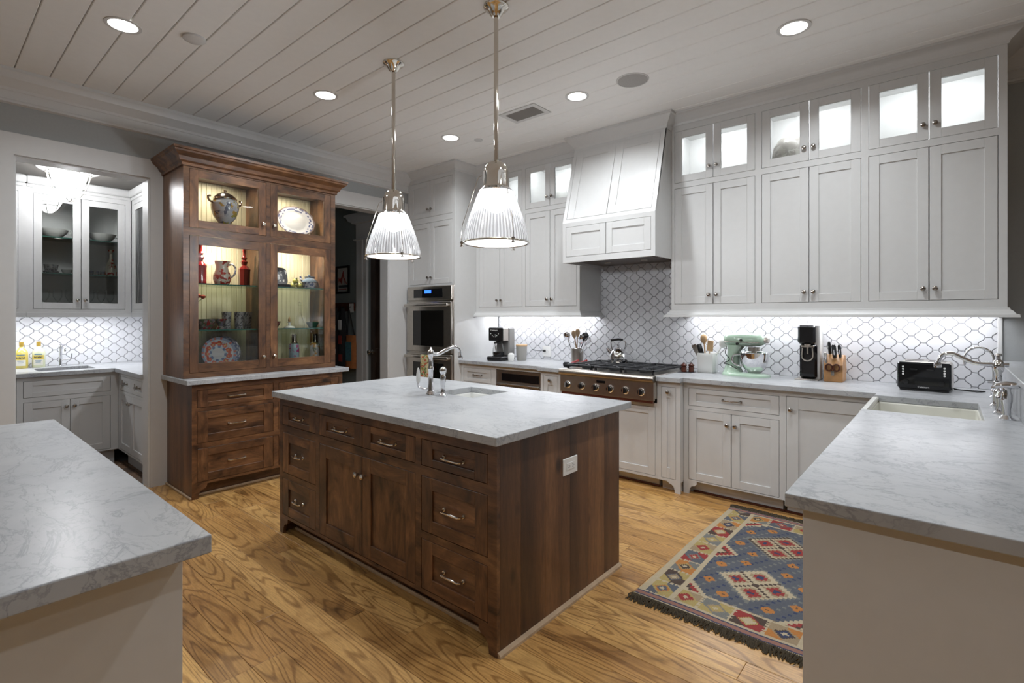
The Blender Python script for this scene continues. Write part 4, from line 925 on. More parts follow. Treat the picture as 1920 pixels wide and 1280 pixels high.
# pantry ceiling lamp
pl = thing('pantry_ceiling_light', 'flush white pantry lamp with glass globe in a wire cage', 'ceiling lamp', (-5.80, .875, PZ))
ox, oy, oz = pl.location
part('ceiling_plate', MB().lathe([(0.0, -0.012), (0.205, -0.012), (0.215, -0.006), (0.215, 0)], 40, (ox, oy, oz), cap=False), CERAM, pl, 40)
part('glass_globe', MB().lathe([(0.125, -0.012), (0.125, -.03), (0.118, -.08), (0.098, -.14), (0.066, -.20), (0.034, -.235), (0.0, -.245)], 32, (ox, oy, oz), cap=False), E_PANTRY, pl, 60)
for k in range(4):
    a = k*math.pi/4+.3; pts = []
    for s_ in (-1, 1):
        seg = [(.155, -.012), (.155, -.045), (.145, -.10), (.118, -.17), (.075, -.235), (.03, -.27), (.0, -.278)]
        pts += [(ox+s_*r*math.cos(a), oy+s_*r*math.sin(a), oz+z) for r, z in (seg if s_ < 0 else seg[::-1][1:])]
    part('cage_wire', MB().tube(pts, .0028, 6), NICKEL, pl, 60)
for r, z in ((.155, -.04), (.115, -.175)): part('cage_ring', MB().tube([(ox+r*math.cos(i*math.pi/20), oy+r*math.sin(i*math.pi/20), oz+z) for i in range(40)], .0028, 6, closed=True), NICKEL, pl, 60)

# ================================================================== THINGS ON THE COUNTERS
CT = 0.9212
def arc(c, r, a0, a1, n, ux=(1, 0, 0), uz=(0, 0, 1)):
    c, ux, uz = Vector(c), Vector(ux), Vector(uz)
    return [tuple(c+ux*(r*math.cos(a0+(a1-a0)*i/n))+uz*(r*math.sin(a0+(a1-a0)*i/n))) for i in range(n+1)]
def curve(pts, n=6):
    """Catmull-Rom through the points"""
    P = [Vector(p) for p in pts]; P = [P[0]*2-P[1]]+P+[P[-1]*2-P[-2]]; out = []
    for i in range(1, len(P)-2):
        for k in range(n):
            t = k/n; a, b, c, d = P[i-1], P[i], P[i+1], P[i+2]
            out.append(tuple(0.5*((2*b)+(c-a)*t+(2*a-5*b+4*c-d)*t*t+(3*b-a-3*c+d)*t**3)))
    return out+[tuple(P[-2])]
# ---------- rangetop
rt = thing('gas_rangetop', 'stainless six-knob gas rangetop with black grates between marble counters', 'rangetop', (-2.254, 4.2, .72))
RX0, RX1, RY = -2.716, -1.796, 3.872
fr_ = FRX(RY)
part('chassis', MB().box(RX0, RX1, RY+.02, 4.60, .735, .926, .004), STEEL, rt)
part('control_panel', MB(fr_).box(RX0, RX1, -.02, 0, .722, .872, .003), STEEL, rt)
m = MB(); m.sweep([(RX0, RY), (RX1, RY)], [(-.03, .872), (0.004, .872), (0.022, .880), (0.028, .898), (0.024, .916), (0.010, .928), (-.03, .930)]); part('bullnose', m, STEEL, rt, 40)
part('drip_tray', MB(fr_).box(RX0+.01, RX1-.01, -.03, -.004, .700, .722, .003), BROWNP, rt)
part('badge', MB(fr_).box(-2.33, -2.245, 0, .003, .828, .850), BLKGLOSS, rt)
kn = MB(); kn.lathe([(.030, 0), (.030, .004), (.024, .006), (.0235, .03), (.021, .034), (0, .035)], 20, axis=1, cap=False); kn.box(-.004, .004, .03, .043, -.022, .022, .002)
kn.v = [(x, -y, z) for x, y, z in kn.v]; kme = make_mesh('range_knob', kn, BLACK, 40); km2 = MB().lathe([(.034, 0), (.034, .003), (.028, .008), (.027, .0085)], 20, axis=1, cap=False); km2.v = [(x, -y, z) for x, y, z in km2.v]; kme2 = make_mesh('knob_bezel', km2, CHROME, 40)
km3 = MB().box(-.0035, .0035, -.046, -.043, -.021, .021).lathe([(.0245, .020), (.0245, .026)], 20, axis=1, cap=False); km3.v = [(x, -abs(y), z) for x, y, z in km3.v]; kme3 = make_mesh('knob_grip', km3, CHROME, 40)
for xk in (-2.632, -2.482, -2.339, -2.195, -2.052, -1.908):
    k_ = link_ob('range_knob', kme, rt); k_.location = [a-b for a, b in zip((xk, RY, .788), rt.location)]
    link_ob('knob_bezel', kme2, k_); link_ob('knob_grip', kme3, k_)
for g in range(3):
    x0 = RX0+.022+g*.293; x1 = x0+.289; y0, y1 = 3.925, 4.545; z0, z1 = .948, .966
    m = MB(); b = .009
    for xx in (x0+b, (x0+x1)/2, x1-b): m.box(xx-b, xx+b, y0, y1, z0, z1, .003)
    for yy in (y0+b, y0+.21, (y0+y1)/2, y1-.21, y1-b): m.box(x0, x1, yy-b, yy+b, z0, z1, .003)
    for yc in (y0+.155, y1-.155):
        for a in (math.pi/4, 3*math.pi/4):
            d = Vector((math.cos(a), math.sin(a)))*.12; xc = (x0+x1)/2
            m.tube([(xc-d.x, yc-d.y, .957), (xc+d.x, yc+d.y, .957)], .008, 6)
    for xx in (x0+.02, x1-.02):
        for yy in (y0+.02, y1-.02): m.box(xx-.008, xx+.008, yy-.008, yy+.008, .926, z0+.002)
    part('grate', m, IRON, rt)
    for yc in (y0+.155, y1-.155): part('burner', MB().lathe([(.055, .926), (.055, .936), (.040, .938), (.040, .946), (0, .947)], 18, ((x0+x1)/2, yc, 0), cap=False), IRON, rt, 40)
# ---------- kettle
kt = thing('tea_kettle', 'polished steel tea kettle with arched handle on a rear burner', 'kettle')
part('body', MB().lathe([(.078, 0), (.086, .012), (.089, .04), (.085, .075), (.070, .108), (.045, .128), (.034, .133)], 30, cap=True), CHROME, kt, 40)
part('lid', MB().lathe([(.036, .132), (.034, .138), (.015, .144), (.006, .148), (.006, .156), (.014, .162), (.014, .172), (0, .177)], 20, cap=False), CHROME, kt, 40)
part('spout', MB().tube([(-.06, 0, .085), (-.085, 0, .105), (-.108, 0, .135)], [.022, .018, .013], 12), CHROME, kt, 40)
part('handle', MB().tube(curve([(-.055, 0, .115), (-.068, 0, .165), (-.062, 0, .205), (0, 0, .218), (.062, 0, .205), (.070, 0, .165), (.060, 0, .112)]), .006, 8), CHROME, kt, 40)
part('grip', MB().tube([(-.072, 0, .212), (0, 0, .221), (.045, 0, .217)], [.009, .011, .009], 8), BLACK, kt, 40)
kt.location = (-2.40, 4.39, .966); kt.rotation_euler = (0, 0, .3)
# ---------- steel utensil holder with utensils
def utensil(nm, lab, loc, tip, head, mat, hmat=None, group='utensils in the steel holder', rh=.004):
    a, b = Vector(loc), Vector(tip); t = thing(nm, lab, 'utensil', loc, group)
    part('handle', MB().tube([a, a.lerp(b, .72)], rh, 8), mat, t, 40)
    d = (b-a).normalized(); c0 = a.lerp(b, .70)
    if head == 'spoon':
        m = MB().lathe([(0, 0), (.010, .004), (.026, .028), (.030, .05), (.024, .075), (0, .09)], 14, cap=False, squash=.35)
    elif head == 'ladle':
        m = MB().lathe([(0, 0), (.018, .006), (.036, .03), (.042, .055), (.036, .08), (0, .1)], 14, cap=False, squash=.55)
    elif head == 'whisk':
        m = MB()
        for k in range(6):
            an = k*math.pi/6; pts = [(0, 0, 0), (.026*math.cos(an), .026*math.sin(an), .045), (.028*math.cos(an), .028*math.sin(an), .075), (0, 0, .105), (-.028*math.cos(an), -.028*math.sin(an), .075), (-.026*math.cos(an), -.026*math.sin(an), .045), (0, 0, 0)]
            m.tube(curve(pts, 4), .0014, 5)
    elif head == 'flat':
        m = MB().box(-.026, .026, -.004, .004, 0, .095, .003)
    else:
        m = MB().box(-.022, .022, -.003, .003, 0, .10, .002)
    q = Vector((0, 0, 1)).rotation_difference(d); m.v = [tuple(q @ Vector(p)+c0) for p in m.v]
    part('head', m, hmat or mat, t, 45); return t
uh = thing('utensil_holder', 'brushed steel utensil holder on counter next to the rangetop', 'utensil holder', (-2.905, 4.45, CT))
part('cup', MB().lathe([(.0, 0), (.062, 0), (.062, .155), (.058, .155), (.058, .004), (0, .004)], 28, tuple(uh.location), cap=False), STEEL, uh, 35)
part('rim', MB().tube([(-2.905+.0605*math.cos(i*math.pi/16), 4.45+.0605*math.sin(i*math.pi/16), CT+.156) for i in range(32)], .003, 6, closed=True), CHROME, uh, 60)
ux_, uy_ = -2.905, 4.45
utensil('ladle', 'steel ladle in the steel utensil holder', (ux_-.01, uy_-.02, CT+.012), (ux_-.125, uy_-.04, CT+.34), 'ladle', CHROME)
utensil('wooden_spoon', 'tan wooden spoon standing tallest in steel utensil holder', (ux_-.015, uy_, CT+.012), (ux_+.02, uy_-.02, CT+.385), 'spoon', SANDY, rh=.006)
utensil('wooden_spatula', 'tan wooden spatula beside the tallest spoon in steel holder', (ux_+.005, uy_+.02, CT+.012), (ux_-.055, uy_, CT+.36), 'spoon', SANDY, rh=.006)
utensil('black_ladle', 'black plastic ladle leaning out of steel utensil holder', (ux_-.02, uy_+.01, CT+.012), (ux_+.12, uy_-.01, CT+.33), 'ladle', BLACK)
utensil('whisk', 'wire whisk leaning out of steel utensil holder', (ux_-.025, uy_-.015, CT+.012), (ux_+.17, uy_-.035, CT+.27), 'whisk', CHROME)
utensil('slotted_turner', 'steel turner leaning out of steel utensil holder', (ux_-.03, uy_+.02, CT+.012), (ux_+.085, uy_-.05, CT+.29), 'turner', CHROME)
# ---------- white crock with utensils
cr = thing('utensil_crock', 'square white ceramic crock full of utensils near stand mixer', 'crock', (-1.59, 4.50, CT))
def rsq(h, k): return [(h-k, -h), (h-k*.3, -h+k*.3), (h, -h+k), (h, h-k), (h-k*.3, h-k*.3), (h-k, h), (-h+k, h), (-h+k*.3, h-k*.3), (-h, h-k), (-h, -h+k), (-h+k*.3, -h+k*.3), (-h+k, -h)]
def stack(m, secs, c, cap0=True, cap1=True, mi=0):
    n = len(secs[0][1]); vs = [(c[0]+x, c[1]+y, c[2]+z) for z, p in secs for x, y in p]; fs = []
    for k in range(len(secs)-1):
        for i in range(n): j = (i+1) % n; fs.append([k*n+i, k*n+j, (k+1)*n+j, (k+1)*n+i])
    if cap0: fs.append(list(range(n)))
    if cap1: fs.append([(len(secs)-1)*n+i for i in range(n)])
    return m.add(vs, fs, mi)
part('jar', stack(MB(), [(0, rsq(.066, .02)), (.006, rsq(.070, .02)), (.163, rsq(.073, .02)), (.168, rsq(.071, .02)), (.166, rsq(.066, .02)), (.02, rsq(.062, .018))], tuple(cr.location)), CERAM, cr, 35)
cx_, cy_ = -1.59, 4.50; G2 = 'utensils in the white crock'
utensil('wooden_spoon', 'pale wooden spoon standing tallest in the white crock', (cx_-.01, cy_, CT+.03), (cx_-.03, cy_-.02, CT+.335), 'spoon', BEECH, group=G2, rh=.006)
utensil('spatula', 'cream flat spatula in the white crock', (cx_+.01, cy_-.01, CT+.03), (cx_+.035, cy_-.03, CT+.25), 'flat', BEECH, group=G2)
utensil('white_ladle', 'big white ladle leaning out of the white crock', (cx_, cy_+.02, CT+.03), (cx_+.16, cy_, CT+.30), 'ladle', CERAM, group=G2, rh=.006)
utensil('peeler', 'small steel peeler leaning out of the white crock', (cx_, cy_-.02, CT+.03), (cx_-.085, cy_-.05, CT+.20), 'turner', PEWTER, group=G2)
utensil('kitchen_shears', 'black handled shears standing in the white crock', (cx_, cy_-.03, CT+.03), (cx_-.045, cy_-.05, CT+.20), 'turner', BLACK, group=G2)
# ---------- stand mixer (local x to its right = head tip)
mx = thing('stand_mixer', 'mint green stand mixer with steel bowl on the marble counter', 'mixer')
def ell(a, b, n=20, dx=0.0, dy=0.0, p=2.0):
    o = []
    for i in range(n):
        t = 2*math.pi*i/n; c, s = math.cos(t), math.sin(t)
        o.append((dx+a*math.copysign(abs(c)**(2/p), c), dy+b*math.copysign(abs(s)**(2/p), s)))
    return o
part('base', stack(MB(), [(0, ell(.185, .108, 24, .01, 0, 3)), (.014, ell(.185, .108, 24, .01, 0, 3)), (.024, ell(.170, .095, 24, .0, 0, 3)), (.030, ell(.150, .075, 24, -.01, 0, 2.6))], (0, 0, 0)), MINT, mx, 50)
part('column', stack(MB(), [(.018, ell(.085, .085, 24, -.095)), (.04, ell(.072, .070, 24, -.098)), (.08, ell(.058, .056, 24, -.10)), (.14, ell(.050, .052, 24, -.095)), (.20, ell(.052, .055, 24, -.088)), (.25, ell(.075, .06, 24, -.07))], (0, 0, 0)), MINT, mx, 60)
hd_ = MB(); secs = [(-.165, .02, .030), (-.155, .048, .050), (-.12, .062, .062), (-.04, .066, .066), (.05, .064, .064), (.11, .056, .056), (.145, .044, .044), (.16, .03, .03), (.163, .012, .012)]
vs = []; n = 20
for x, ry, rz in secs:
    for i in range(n):
        a = 2*math.pi*i/n; vs.append((x, ry*math.cos(a), .29+rz*math.sin(a)*(.95 if math.sin(a) > 0 else .8)))
fs = [[k*n+i, k*n+(i+1) % n, (k+1)*n+(i+1) % n, (k+1)*n+i] for k in range(len(secs)-1) for i in range(n)]+[list(range(n)), [(len(secs)-1)*n+i for i in range(n)]]
part('head', hd_.add(vs, fs), MINT, mx, 60)
part('trim_band', MB().box(-.15, .14, -.0665, .0665, .272, .279, .002), STEEL, mx)
part('attachment_hub', MB().lathe([(.024, .155), (.024, .185), (.020, .19), (0, .19)], 16, (0, 0, .295), axis=0, cap=False), STEEL, mx, 40)
part('beater_shaft', MB().lathe([(.045, .235), (.045, .205), (.02, .203), (.018, .16), (0, .158)], 16, (.075, 0, 0), cap=False), STEEL, mx, 40)
for x, z in ((.0, .292), (-.03, .262)): part('speed_knob', MB().lathe([(.010, -.064), (.010, -.078), (0, -.079)], 12, (x, 0, z), axis=1, cap=False), BLACK, mx, 40)
part('mixing_bowl', MB().lathe([(.045, .03), (.050, .034), (.052, .044), (.075, .062), (.098, .10), (.110, .15), (.113, .19), (.116, .192), (.113, .195), (.109, .19), (.105, .15), (.09, .095), (.05, .05), (0, .046)], 32, (.075, 0, 0), cap=False), CHROME, mx, 50)
part('bowl_handle', MB().tube(curve([(.075-.10, -.035, .175), (.075-.14, -.06, .165), (.075-.15, -.065, .12), (.075-.12, -.05, .085), (.075-.08, -.035, .08)], 5), [.008]*21, 8), CHROME, mx, 50)
part('power_cord', MB().tube(curve([(-.13, -.05, .235), (-.135, -.058, .18), (-.10, -.062, .13), (-.15, -.055, .095), (-.10, -.075, .09), (-.03, -.08, .06)], 6), .0035, 6), RUBBER, mx, 60)
mx.location = (-1.262, 4.43, CT); mx.rotation_euler = (0, 0, -.15)
# ---------- soda maker
sm = thing('soda_maker', 'tall black and white soda maker standing next to the knife block', 'soda maker')
part('housing', stack(MB(), [(.008, rsq(.066, .02)), (.012, rsq(.068, .02)), (.415, rsq(.068, .02)), (.425, rsq(.060, .02))], (.012, .03, 0)), CERAM, sm, 35)
part('front_shell', MB().box(-.058, .060, -.062, -.02, .012, .275, .015), BLKGLOSS, sm)
part('head_cover', MB().box(-.066, .052, -.085, -.02, .275, .418, .014), BLACK, sm)
part('bottle_holder', MB().tube(curve([(-.032, -.078, .245), (-.036, -.082, .18), (-.022, -.084, .155), (0, -.085, .148), (.022, -.084, .155), (.036, -.082, .18), (.032, -.078, .245)], 5), .005, 8), STEEL, sm, 60)
part('nozzle', MB().lathe([(.022, .275), (.020, .262), (.008, .258), (.006, .20), (0, .198)], 14, (0, -.072, 0), cap=False), STEEL, sm, 40)
part('nozzle_clamp', MB().box(-.045, .045, -.080, -.062, .250, .266, .005), STEEL, sm); part('drip_plate', MB().box(-.085, .075, -.10, .09, 0, .008, .003), STEEL, sm)
sm.location = (-.808, 4.50, CT)
# ---------- knife block with knives, each its own
kb = thing('knife_block', 'small honey wood knife block beside the soda maker', 'knife block')
m = MB(lambda a, b, c: (b, a, c)); m.prism([(-.085, 0), (.085, 0), (.115, .09), (.07, .195), (-.01, .20), (-.085, .125)], -.06, .06); part('block', m, KNIFEW, kb, bevel=.004)
kb.location = (-.640, 4.50, CT)
def knife(lab, x, y, z, L, r, cat='knife', mat=BLACK):
    t = thing('knife', lab, cat, (0, 0, 0), 'knives in the wooden block'); d = Vector((0, -.50, .87))
    m = MB(); m.tube([Vector((0, 0, 0)), d*L*.4, d*L*.85, d*L], [r*.9, r, r, r*.6], 8); part('handle', m, mat, t, 50)
    part('bolster', MB().tube([d*-.016, d*.004], r*.75, 8), CHROME, t, 50)
    part('rivet', MB().tube([Vector((0, -.87*r*1.02, -.5*r*1.02))+d*L*.3, Vector((0, -.87*r*1.06, -.5*r*1.06))+d*L*.7], r*.3, 6), CHROME, t, 50)
    t.location = (kb.location.x+x, kb.location.y+y, kb.location.z+z)
knife('long black chef knife handle in the topmost slot of knife block', -.028, -.02, .205, .105, .0115); knife('thick black cleaver handle in the middle slot of knife block', .005, -.045, .180, .115, .015); knife('slim black knife handle in the end slot of knife block', .038, -.035, .185, .105, .011)
knife('short steel-capped paring knife low in the knife block', -.045, -.075, .145, .085, .010, mat=PEWTER)
sh = thing('kitchen_scissors', 'dark handled scissors tucked in the lower face of knife block', 'scissors', (kb.location.x, kb.location.y-.095, CT+.105))
for s_ in (-1, 1): part('finger_loop', MB().tube([(kb.location.x+s_*.024+.020*math.cos(a), kb.location.y-.102, CT+.108+.024*math.sin(a)) for a in [i*math.pi/9 for i in range(18)]], .006, 6, closed=True), BROWNP, sh, 60)
part('blades', MB().box(kb.location.x-.010, kb.location.x+.010, kb.location.y-.105, kb.location.y-.099, CT+.05, CT+.085, .002), PEWTER, sh)
# ---------- toaster
ts = thing('toaster', 'black four-slice toaster with white buttons beside the farmhouse sink', 'toaster')
part('shell', stack(MB(), [(.012, ell(.135, .14, 28, 0, 0, 8)), (.03, ell(.138, .142, 28, 0, 0, 8)), (.165, ell(.136, .14, 28, 0, 0, 8)), (.182, ell(.128, .132, 28, 0, 0, 8)), (.188, ell(.115, .12, 28, 0, 0, 8))], (0, 0, 0)), STEEL, ts, 35)
part('front_panel', MB().box(-.137, .137, -.158, -.135, .012, .186, .010), BLKGLOSS, ts)
part('foot_rail', MB().box(-.125, .125, -.15, .13, 0, .014, .003), BLACK, ts)
for xs in (-.06, .06):
    for ys in (-.05, .05): part('bread_slot', MB().box(xs-.045, xs+.045, ys-.014, ys+.014, .1875, .1892), VENTD, ts)
for xs, nn in ((-.105, 4), (.105, 4)):
    for k in range(nn): part('button', MB().lathe([(.006, -.158), (.006, -.1615), (0, -.162)], 10, (xs, 0, .155-.016*k), axis=1, cap=False), CERAM, ts, 40)
    part('dial', MB().lathe([(.017, -.158), (.016, -.170), (0, -.171)], 16, (xs*.87, 0, .058), axis=1, cap=False), BLACK, ts, 40)
for xs in (-.05, .035): part('lever', MB().box(xs-.02, xs+.02, -.178, -.158, .135, .145, .003), BLACK, ts)
def text(nm, s, size, parent, loc, rot=(math.pi/2, 0, 0), mat=WHITEINK):
    cu = bpy.data.curves.new(nm, 'FONT'); cu.body = s; cu.size = size; cu.align_x = 'CENTER'; cu.extrude = .0003
    tmp = bpy.data.objects.new(nm, cu); COL.objects.link(tmp); dg = bpy.context.evaluated_depsgraph_get(); me = bpy.data.meshes.new_from_object(tmp.evaluated_get(dg))
    bpy.data.objects.remove(tmp); me.materials.clear(); me.materials.append(mat); o = link_ob(nm, me, parent, loc); o.rotation_euler = rot; return o
text('brand_lettering', 'Cuisinart', .016, ts, (0, -.1585, .022))
part('power_cord', MB().tube(curve([(.13, .0, .02), (.17, .0, .012), (.24, .06, .006), (.29, .05, .006), (.25, -.01, .006), (.19, .03, .006), (.14, .06, .006)], 6), .003, 6), RUBBER, ts, 60)
ts.location = (-.105, 4.40, CT); ts.rotation_euler = (0, 0, -.06)
# ---------- coffee maker corner
cm = thing('coffee_maker', 'black drip coffee maker with glass carafe next to the oven tower', 'coffee maker')
part('base', MB().box(-.10, .10, -.16, .12, 0, .045, .010), BLACK, cm); part('reservoir', MB().box(-.095, .095, .0, .12, .045, .36, .012), GREYP, cm)
part('brew_head', MB().box(-.098, .098, -.13, .0, .215, .362, .010), BLACK, cm); part('side_trim', MB().box(.0985, .1, -.12, -.02, .22, .35), STEEL, cm)
part('hot_plate', MB().lathe([(.07, .045), (.07, .049), (0, .05)], 20, (0, -.07, 0), cap=False), IRON, cm, 40)
ca = part('carafe', MB().lathe([(.0, .051), (.062, .051), (.068, .08), (.066, .12), (.052, .165), (.050, .185)], 24, (0, -.07, 0), cap=False), CLEARG, cm, 40)
part('coffee', MB().lathe([(.0, .053), (.058, .053), (.063, .08), (.0625, .095), (0, .096)], 20, (0, -.07, 0), cap=False), BLKGLOSS, cm, 40)
part('carafe_lid', MB().lathe([(.052, .185), (.052, .205), (0, .21)], 20, (0, -.07, 0), cap=False), BLACK, cm, 40)
part('carafe_handle', MB().tube(curve([(.02, -.12, .19), (.035, -.165, .185), (.035, -.17, .12), (.02, -.135, .09)], 4), .008, 8), CHROME, cm, 40)
for k in range(7): part('button', MB().lathe([(.005, -.130), (.005, -.1325), (0, -.133)], 8, (-.06+.02*k if k < 6 else 0, 0, (.295, .275, .262, .262, .275, .295, .282)[k]), axis=1, cap=False), CERAM, cm, 40)
text('brand_lettering', 'Cuisinart', .026, cm, (-.02, -.1308, .325))
cm.location = (-3.785, 4.27, CT); cm.rotation_euler = (0, 0, .12)
cn = thing('canister', 'grey canister with pale wooden lid beside the coffee maker', 'canister', (-3.585, 4.37, CT))
part('jar', MB().lathe([(.0, 0), (.050, 0), (.054, .01), (.062, .155), (.0, .156)], 24, tuple(cn.location), cap=False), CANIS, cn, 35); part('lid', MB().lathe([(.064, .156), (.065, .17), (.06, .175), (0, .176)], 24, tuple(cn.location), cap=False), BEECH, cn, 35)
wp = thing('ribbed_shaker', 'small white ribbed ceramic pot in front of the grey canister', 'shaker', (-3.60, 4.21, CT))
part('pot', MB().lathe([(.024, 0), (.032, .015), (.035, .05), (.032, .075), (.022, .085), (0, .087)], 24, tuple(wp.location), rib=.002, cap=False), CERAM, wp, 30); part('cap', MB().lathe([(.018, .085), (.014, .090), (0, .091)], 14, tuple(wp.location), cap=False), CERAM, wp, 40)
ol = outlet('power_outlet', 'white socket with a black plug in the tiled wall by the canister', FRX(YB-.009), -3.43, 1.015, .115, .12)
part('plug', MB(FRX(YB-.017)).box(-3.462, -3.438, 0, .03, 1.01, 1.032, .004), RUBBER, ol); part('cord', MB().tube(curve([(-3.45, 4.60, 1.02), (-3.50, 4.57, 1.02), (-3.58, 4.55, 1.03)], 4), .003, 6), RUBBER, ol, 60)
outlet('power_outlet', 'white socket in the tiled wall behind the steel utensil holder', FRX(YB-.009), -3.06, 1.005, .075, .12)
# small things at the two ends of the rangetop
om = thing('oven_mitt', 'folded navy and black cloth mitt at the edge of the rangetop', 'oven mitt', (-2.795, 4.10, CT)); part('cuff', MB().box(-2.83, -2.765, 4.07, 4.12, CT, CT+.045, .012), BLACKC, om); part('hand', MB().box(-2.82, -2.77, 4.115, 4.24, CT, CT+.03, .012), NAVYC, om)
for lab, x, y in (('red handled spatula lying by the steel utensil holder', -2.83, 4.30), ('short red handled brush lying by the rangetop', -2.76, 4.34)):
    t = thing('spatula', lab, 'utensil', (x, y, CT)); part('handle', MB().tube([(x-.06, y+.02, CT+.012), (x+.05, y-.02, CT+.05)], .011, 8), REDP, t, 40); part('blade', MB().box(x-.10, x-.05, y+.005, y+.04, CT+.001, CT+.012, .003), REDP, t)
for lab, x, y in (('dark turned wooden pepper mill standing beside the rangetop', -1.745, 4.36), ('dark turned wooden salt mill standing beside the pepper mill', -1.695, 4.40)):
    t = thing('spice_mill', lab, 'mill', (x, y, CT)); part('body', MB().lathe([(.022, .004), (.024, .012), (.020, .022), (.024, .04), (.022, .05)], 16, (x, y, CT)), BROWNP, t, 40); part('crown', MB().lathe([(.018, .05), (.026, .056), (.026, .066), (.012, .074), (.007, .078), (.009, .084), (0, .087)], 16, (x, y, CT), cap=False), BROWNP, t, 40)
single('serving_tray', MB().box(-1.785, -1.665, 4.31, 4.44, CT-.0005, CT+.0035, .002), IRON, 'thin black trivet under the two wooden mills', 'trivet', (-1.72, 4.37, CT))
# ---------- faucets
fa = thing('island_faucet', 'chrome single-hole faucet with curved spout and lever on the island top', 'faucet', (-2.44, 2.085, CT))
bx, by = -2.44, 2.085; dv = Vector((.41, .91, 0)).normalized()
part('column', MB().lathe([(.030, 0), (.030, .006), (.024, .014), (.018, .03), (.019, .06), (.015, .07), (.0145, .15), (.019, .158), (.019, .168), (.0145, .176), (.0145, .235), (.020, .245), (.022, .262), (.016, .275), (.008, .282), (.006, .292), (0, .297)], 20, (bx, by, CT), cap=False), CHROME, fa, 40)
B = Vector((bx, by, CT)); part('spout', MB().tube(curve([B+Vector((0, 0, .255)), B+dv*.05+Vector((0, 0, .252)), B+dv*.10+Vector((0, 0, .275)), B+dv*.15+Vector((0, 0, .292)), B+dv*.185+Vector((0, 0, .275)), B+dv*.195+Vector((0, 0, .232))], 6), .0115, 12), CHROME, fa, 60)
part('aerator', MB().lathe([(.014, .236), (.016, .222), (.013, .215), (0, .215)], 14, tuple(Vector((bx, by, CT))+dv*.195), cap=False), CHROME, fa, 40)
L0 = B+Vector((-.06, -.05, 0)); part('lever_arm', MB().tube(curve([B+Vector((0, 0, .045)), B+Vector((-.03, -.025, .035)), L0+Vector((0, 0, .05)), L0+Vector((0, 0, .075))], 5), .006, 8), CHROME, fa, 60)
part('lever', MB().lathe([(.006, .07), (.012, .085), (.013, .12), (.009, .15), (.005, .165), (0, .168)], 14, tuple(L0), cap=False), CERAM, fa, 40)
sy = thing('side_sprayer', 'chrome ball-topped side sprayer next to the island faucet', 'sprayer', (-2.335, 2.092, CT))
part('body', MB().lathe([(.028, 0), (.028, .006), (.018, .014), (.014, .03), (.013, .06), (.018, .10), (.016, .125), (.010, .135)], 18, tuple(sy.location)), CHROME, sy, 40); part('ball', MB().lathe([(0, .128), (.014, .134), (.022, .15), (.022, .162), (.014, .176), (0, .181)], 18, tuple(sy.location), cap=False), CHROME, sy, 60)
bf = thing('bridge_faucet', 'chrome bridge faucet with long swan spout at the farmhouse sink', 'faucet', (.21, 3.66, CT)); X0 = .205
for yy in (3.52, 3.80):
    part('pillar', MB().lathe([(.030, 0), (.030, .005), (.020, .014), (.017, .05), (.022, .075), (.022, .09), (.014, .10), (.010, .118), (0, .12)], 16, (X0, yy, CT), cap=False), CHROME, bf, 40)
    part('cross_handle', MB().tube([(X0-.035, yy, CT+.128), (X0+.035, yy, CT+.128)], .006, 8).tube([(X0, yy-.035, CT+.128), (X0, yy+.035, CT+.128)], .006, 8).lathe([(.012, .115), (.012, .135), (0, .14)], 12, (X0, yy, CT), cap=False), CHROME, bf, 40)
part('bridge', MB().tube([(X0, 3.52, CT+.08), (X0, 3.80, CT+.08)], .012, 12), CHROME, bf, 40)
part('column', MB().lathe([(.014, .07), (.024, .085), (.024, .10), (.015, .115), (.014, .19), (.022, .205), (.026, .235), (.018, .255), (.009, .262), (.009, .275), (.016, .282), (.014, .292), (0, .295)], 18, (X0, 3.66, CT), cap=False), CHROME, bf, 40)
part('spout', MB().tube(curve([(X0+.04, 3.66, CT+.235), (X0-.02, 3.66, CT+.236), (X0-.09, 3.66, CT+.238), (X0-.14, 3.66, CT+.262), (X0-.185, 3.66, CT+.285), (X0-.225, 3.66, CT+.272), (X0-.243, 3.66, CT+.228)], 6), .0105, 12), CHROME, bf, 60)
part('spray_tip', MB().lathe([(.016, .232), (.019, .215), (.017, .205), (0, .205)], 14, (X0-.243, 3.66, CT), cap=False), CHROME, bf, 40)
ft = thing('filter_tap', 'slim chrome gooseneck water tap standing behind the bridge faucet', 'tap', (.215, 4.20, CT))
part('gooseneck', MB().tube([(.215, 4.20, CT+.02), (.215, 4.20, CT+.225)]+arc((.150, 4.20, CT+.232), .065, 0, math.pi, 14)[0:]+[(.085, 4.20, CT+.19)], .0065, 10), CHROME, ft, 60); part('base', MB().lathe([(.024, 0), (.024, .006), (.014, .014), (.012, .05), (.008, .06)], 16, (.215, 4.20, CT)), CHROME, ft, 40)
part('lever', MB().tube([(.215, 4.20, CT+.045), (.215, 4.16, CT+.055)], .004, 8), CHROME, ft, 40)
ss = thing('side_spray_head', 'chrome side spray with trigger lever in front of the bridge faucet', 'sprayer', (.215, 3.34, CT))
part('body', MB().lathe([(.030, 0), (.030, .005), (.022, .014), (.015, .022), (.016, .05), (.022, .09), (.021, .12), (.015, .135), (.017, .15)], 18, tuple(ss.location)), CHROME, ss, 40)
part('head', MB().tube([(.175, 3.34, CT+.158), (.215, 3.34, CT+.162), (.255, 3.34, CT+.160)], [.012, .019, .014], 12), CHROME, ss, 50); part('trigger', MB().tube(curve([(.25, 3.34, CT+.16), (.272, 3.34, CT+.14), (.28, 3.34, CT+.10)], 4), .0045, 8), CHROME, ss, 50)
pfa = thing('pantry_faucet', 'small chrome bar faucet on the pantry counter', 'faucet', (-6.58, .93, CT))
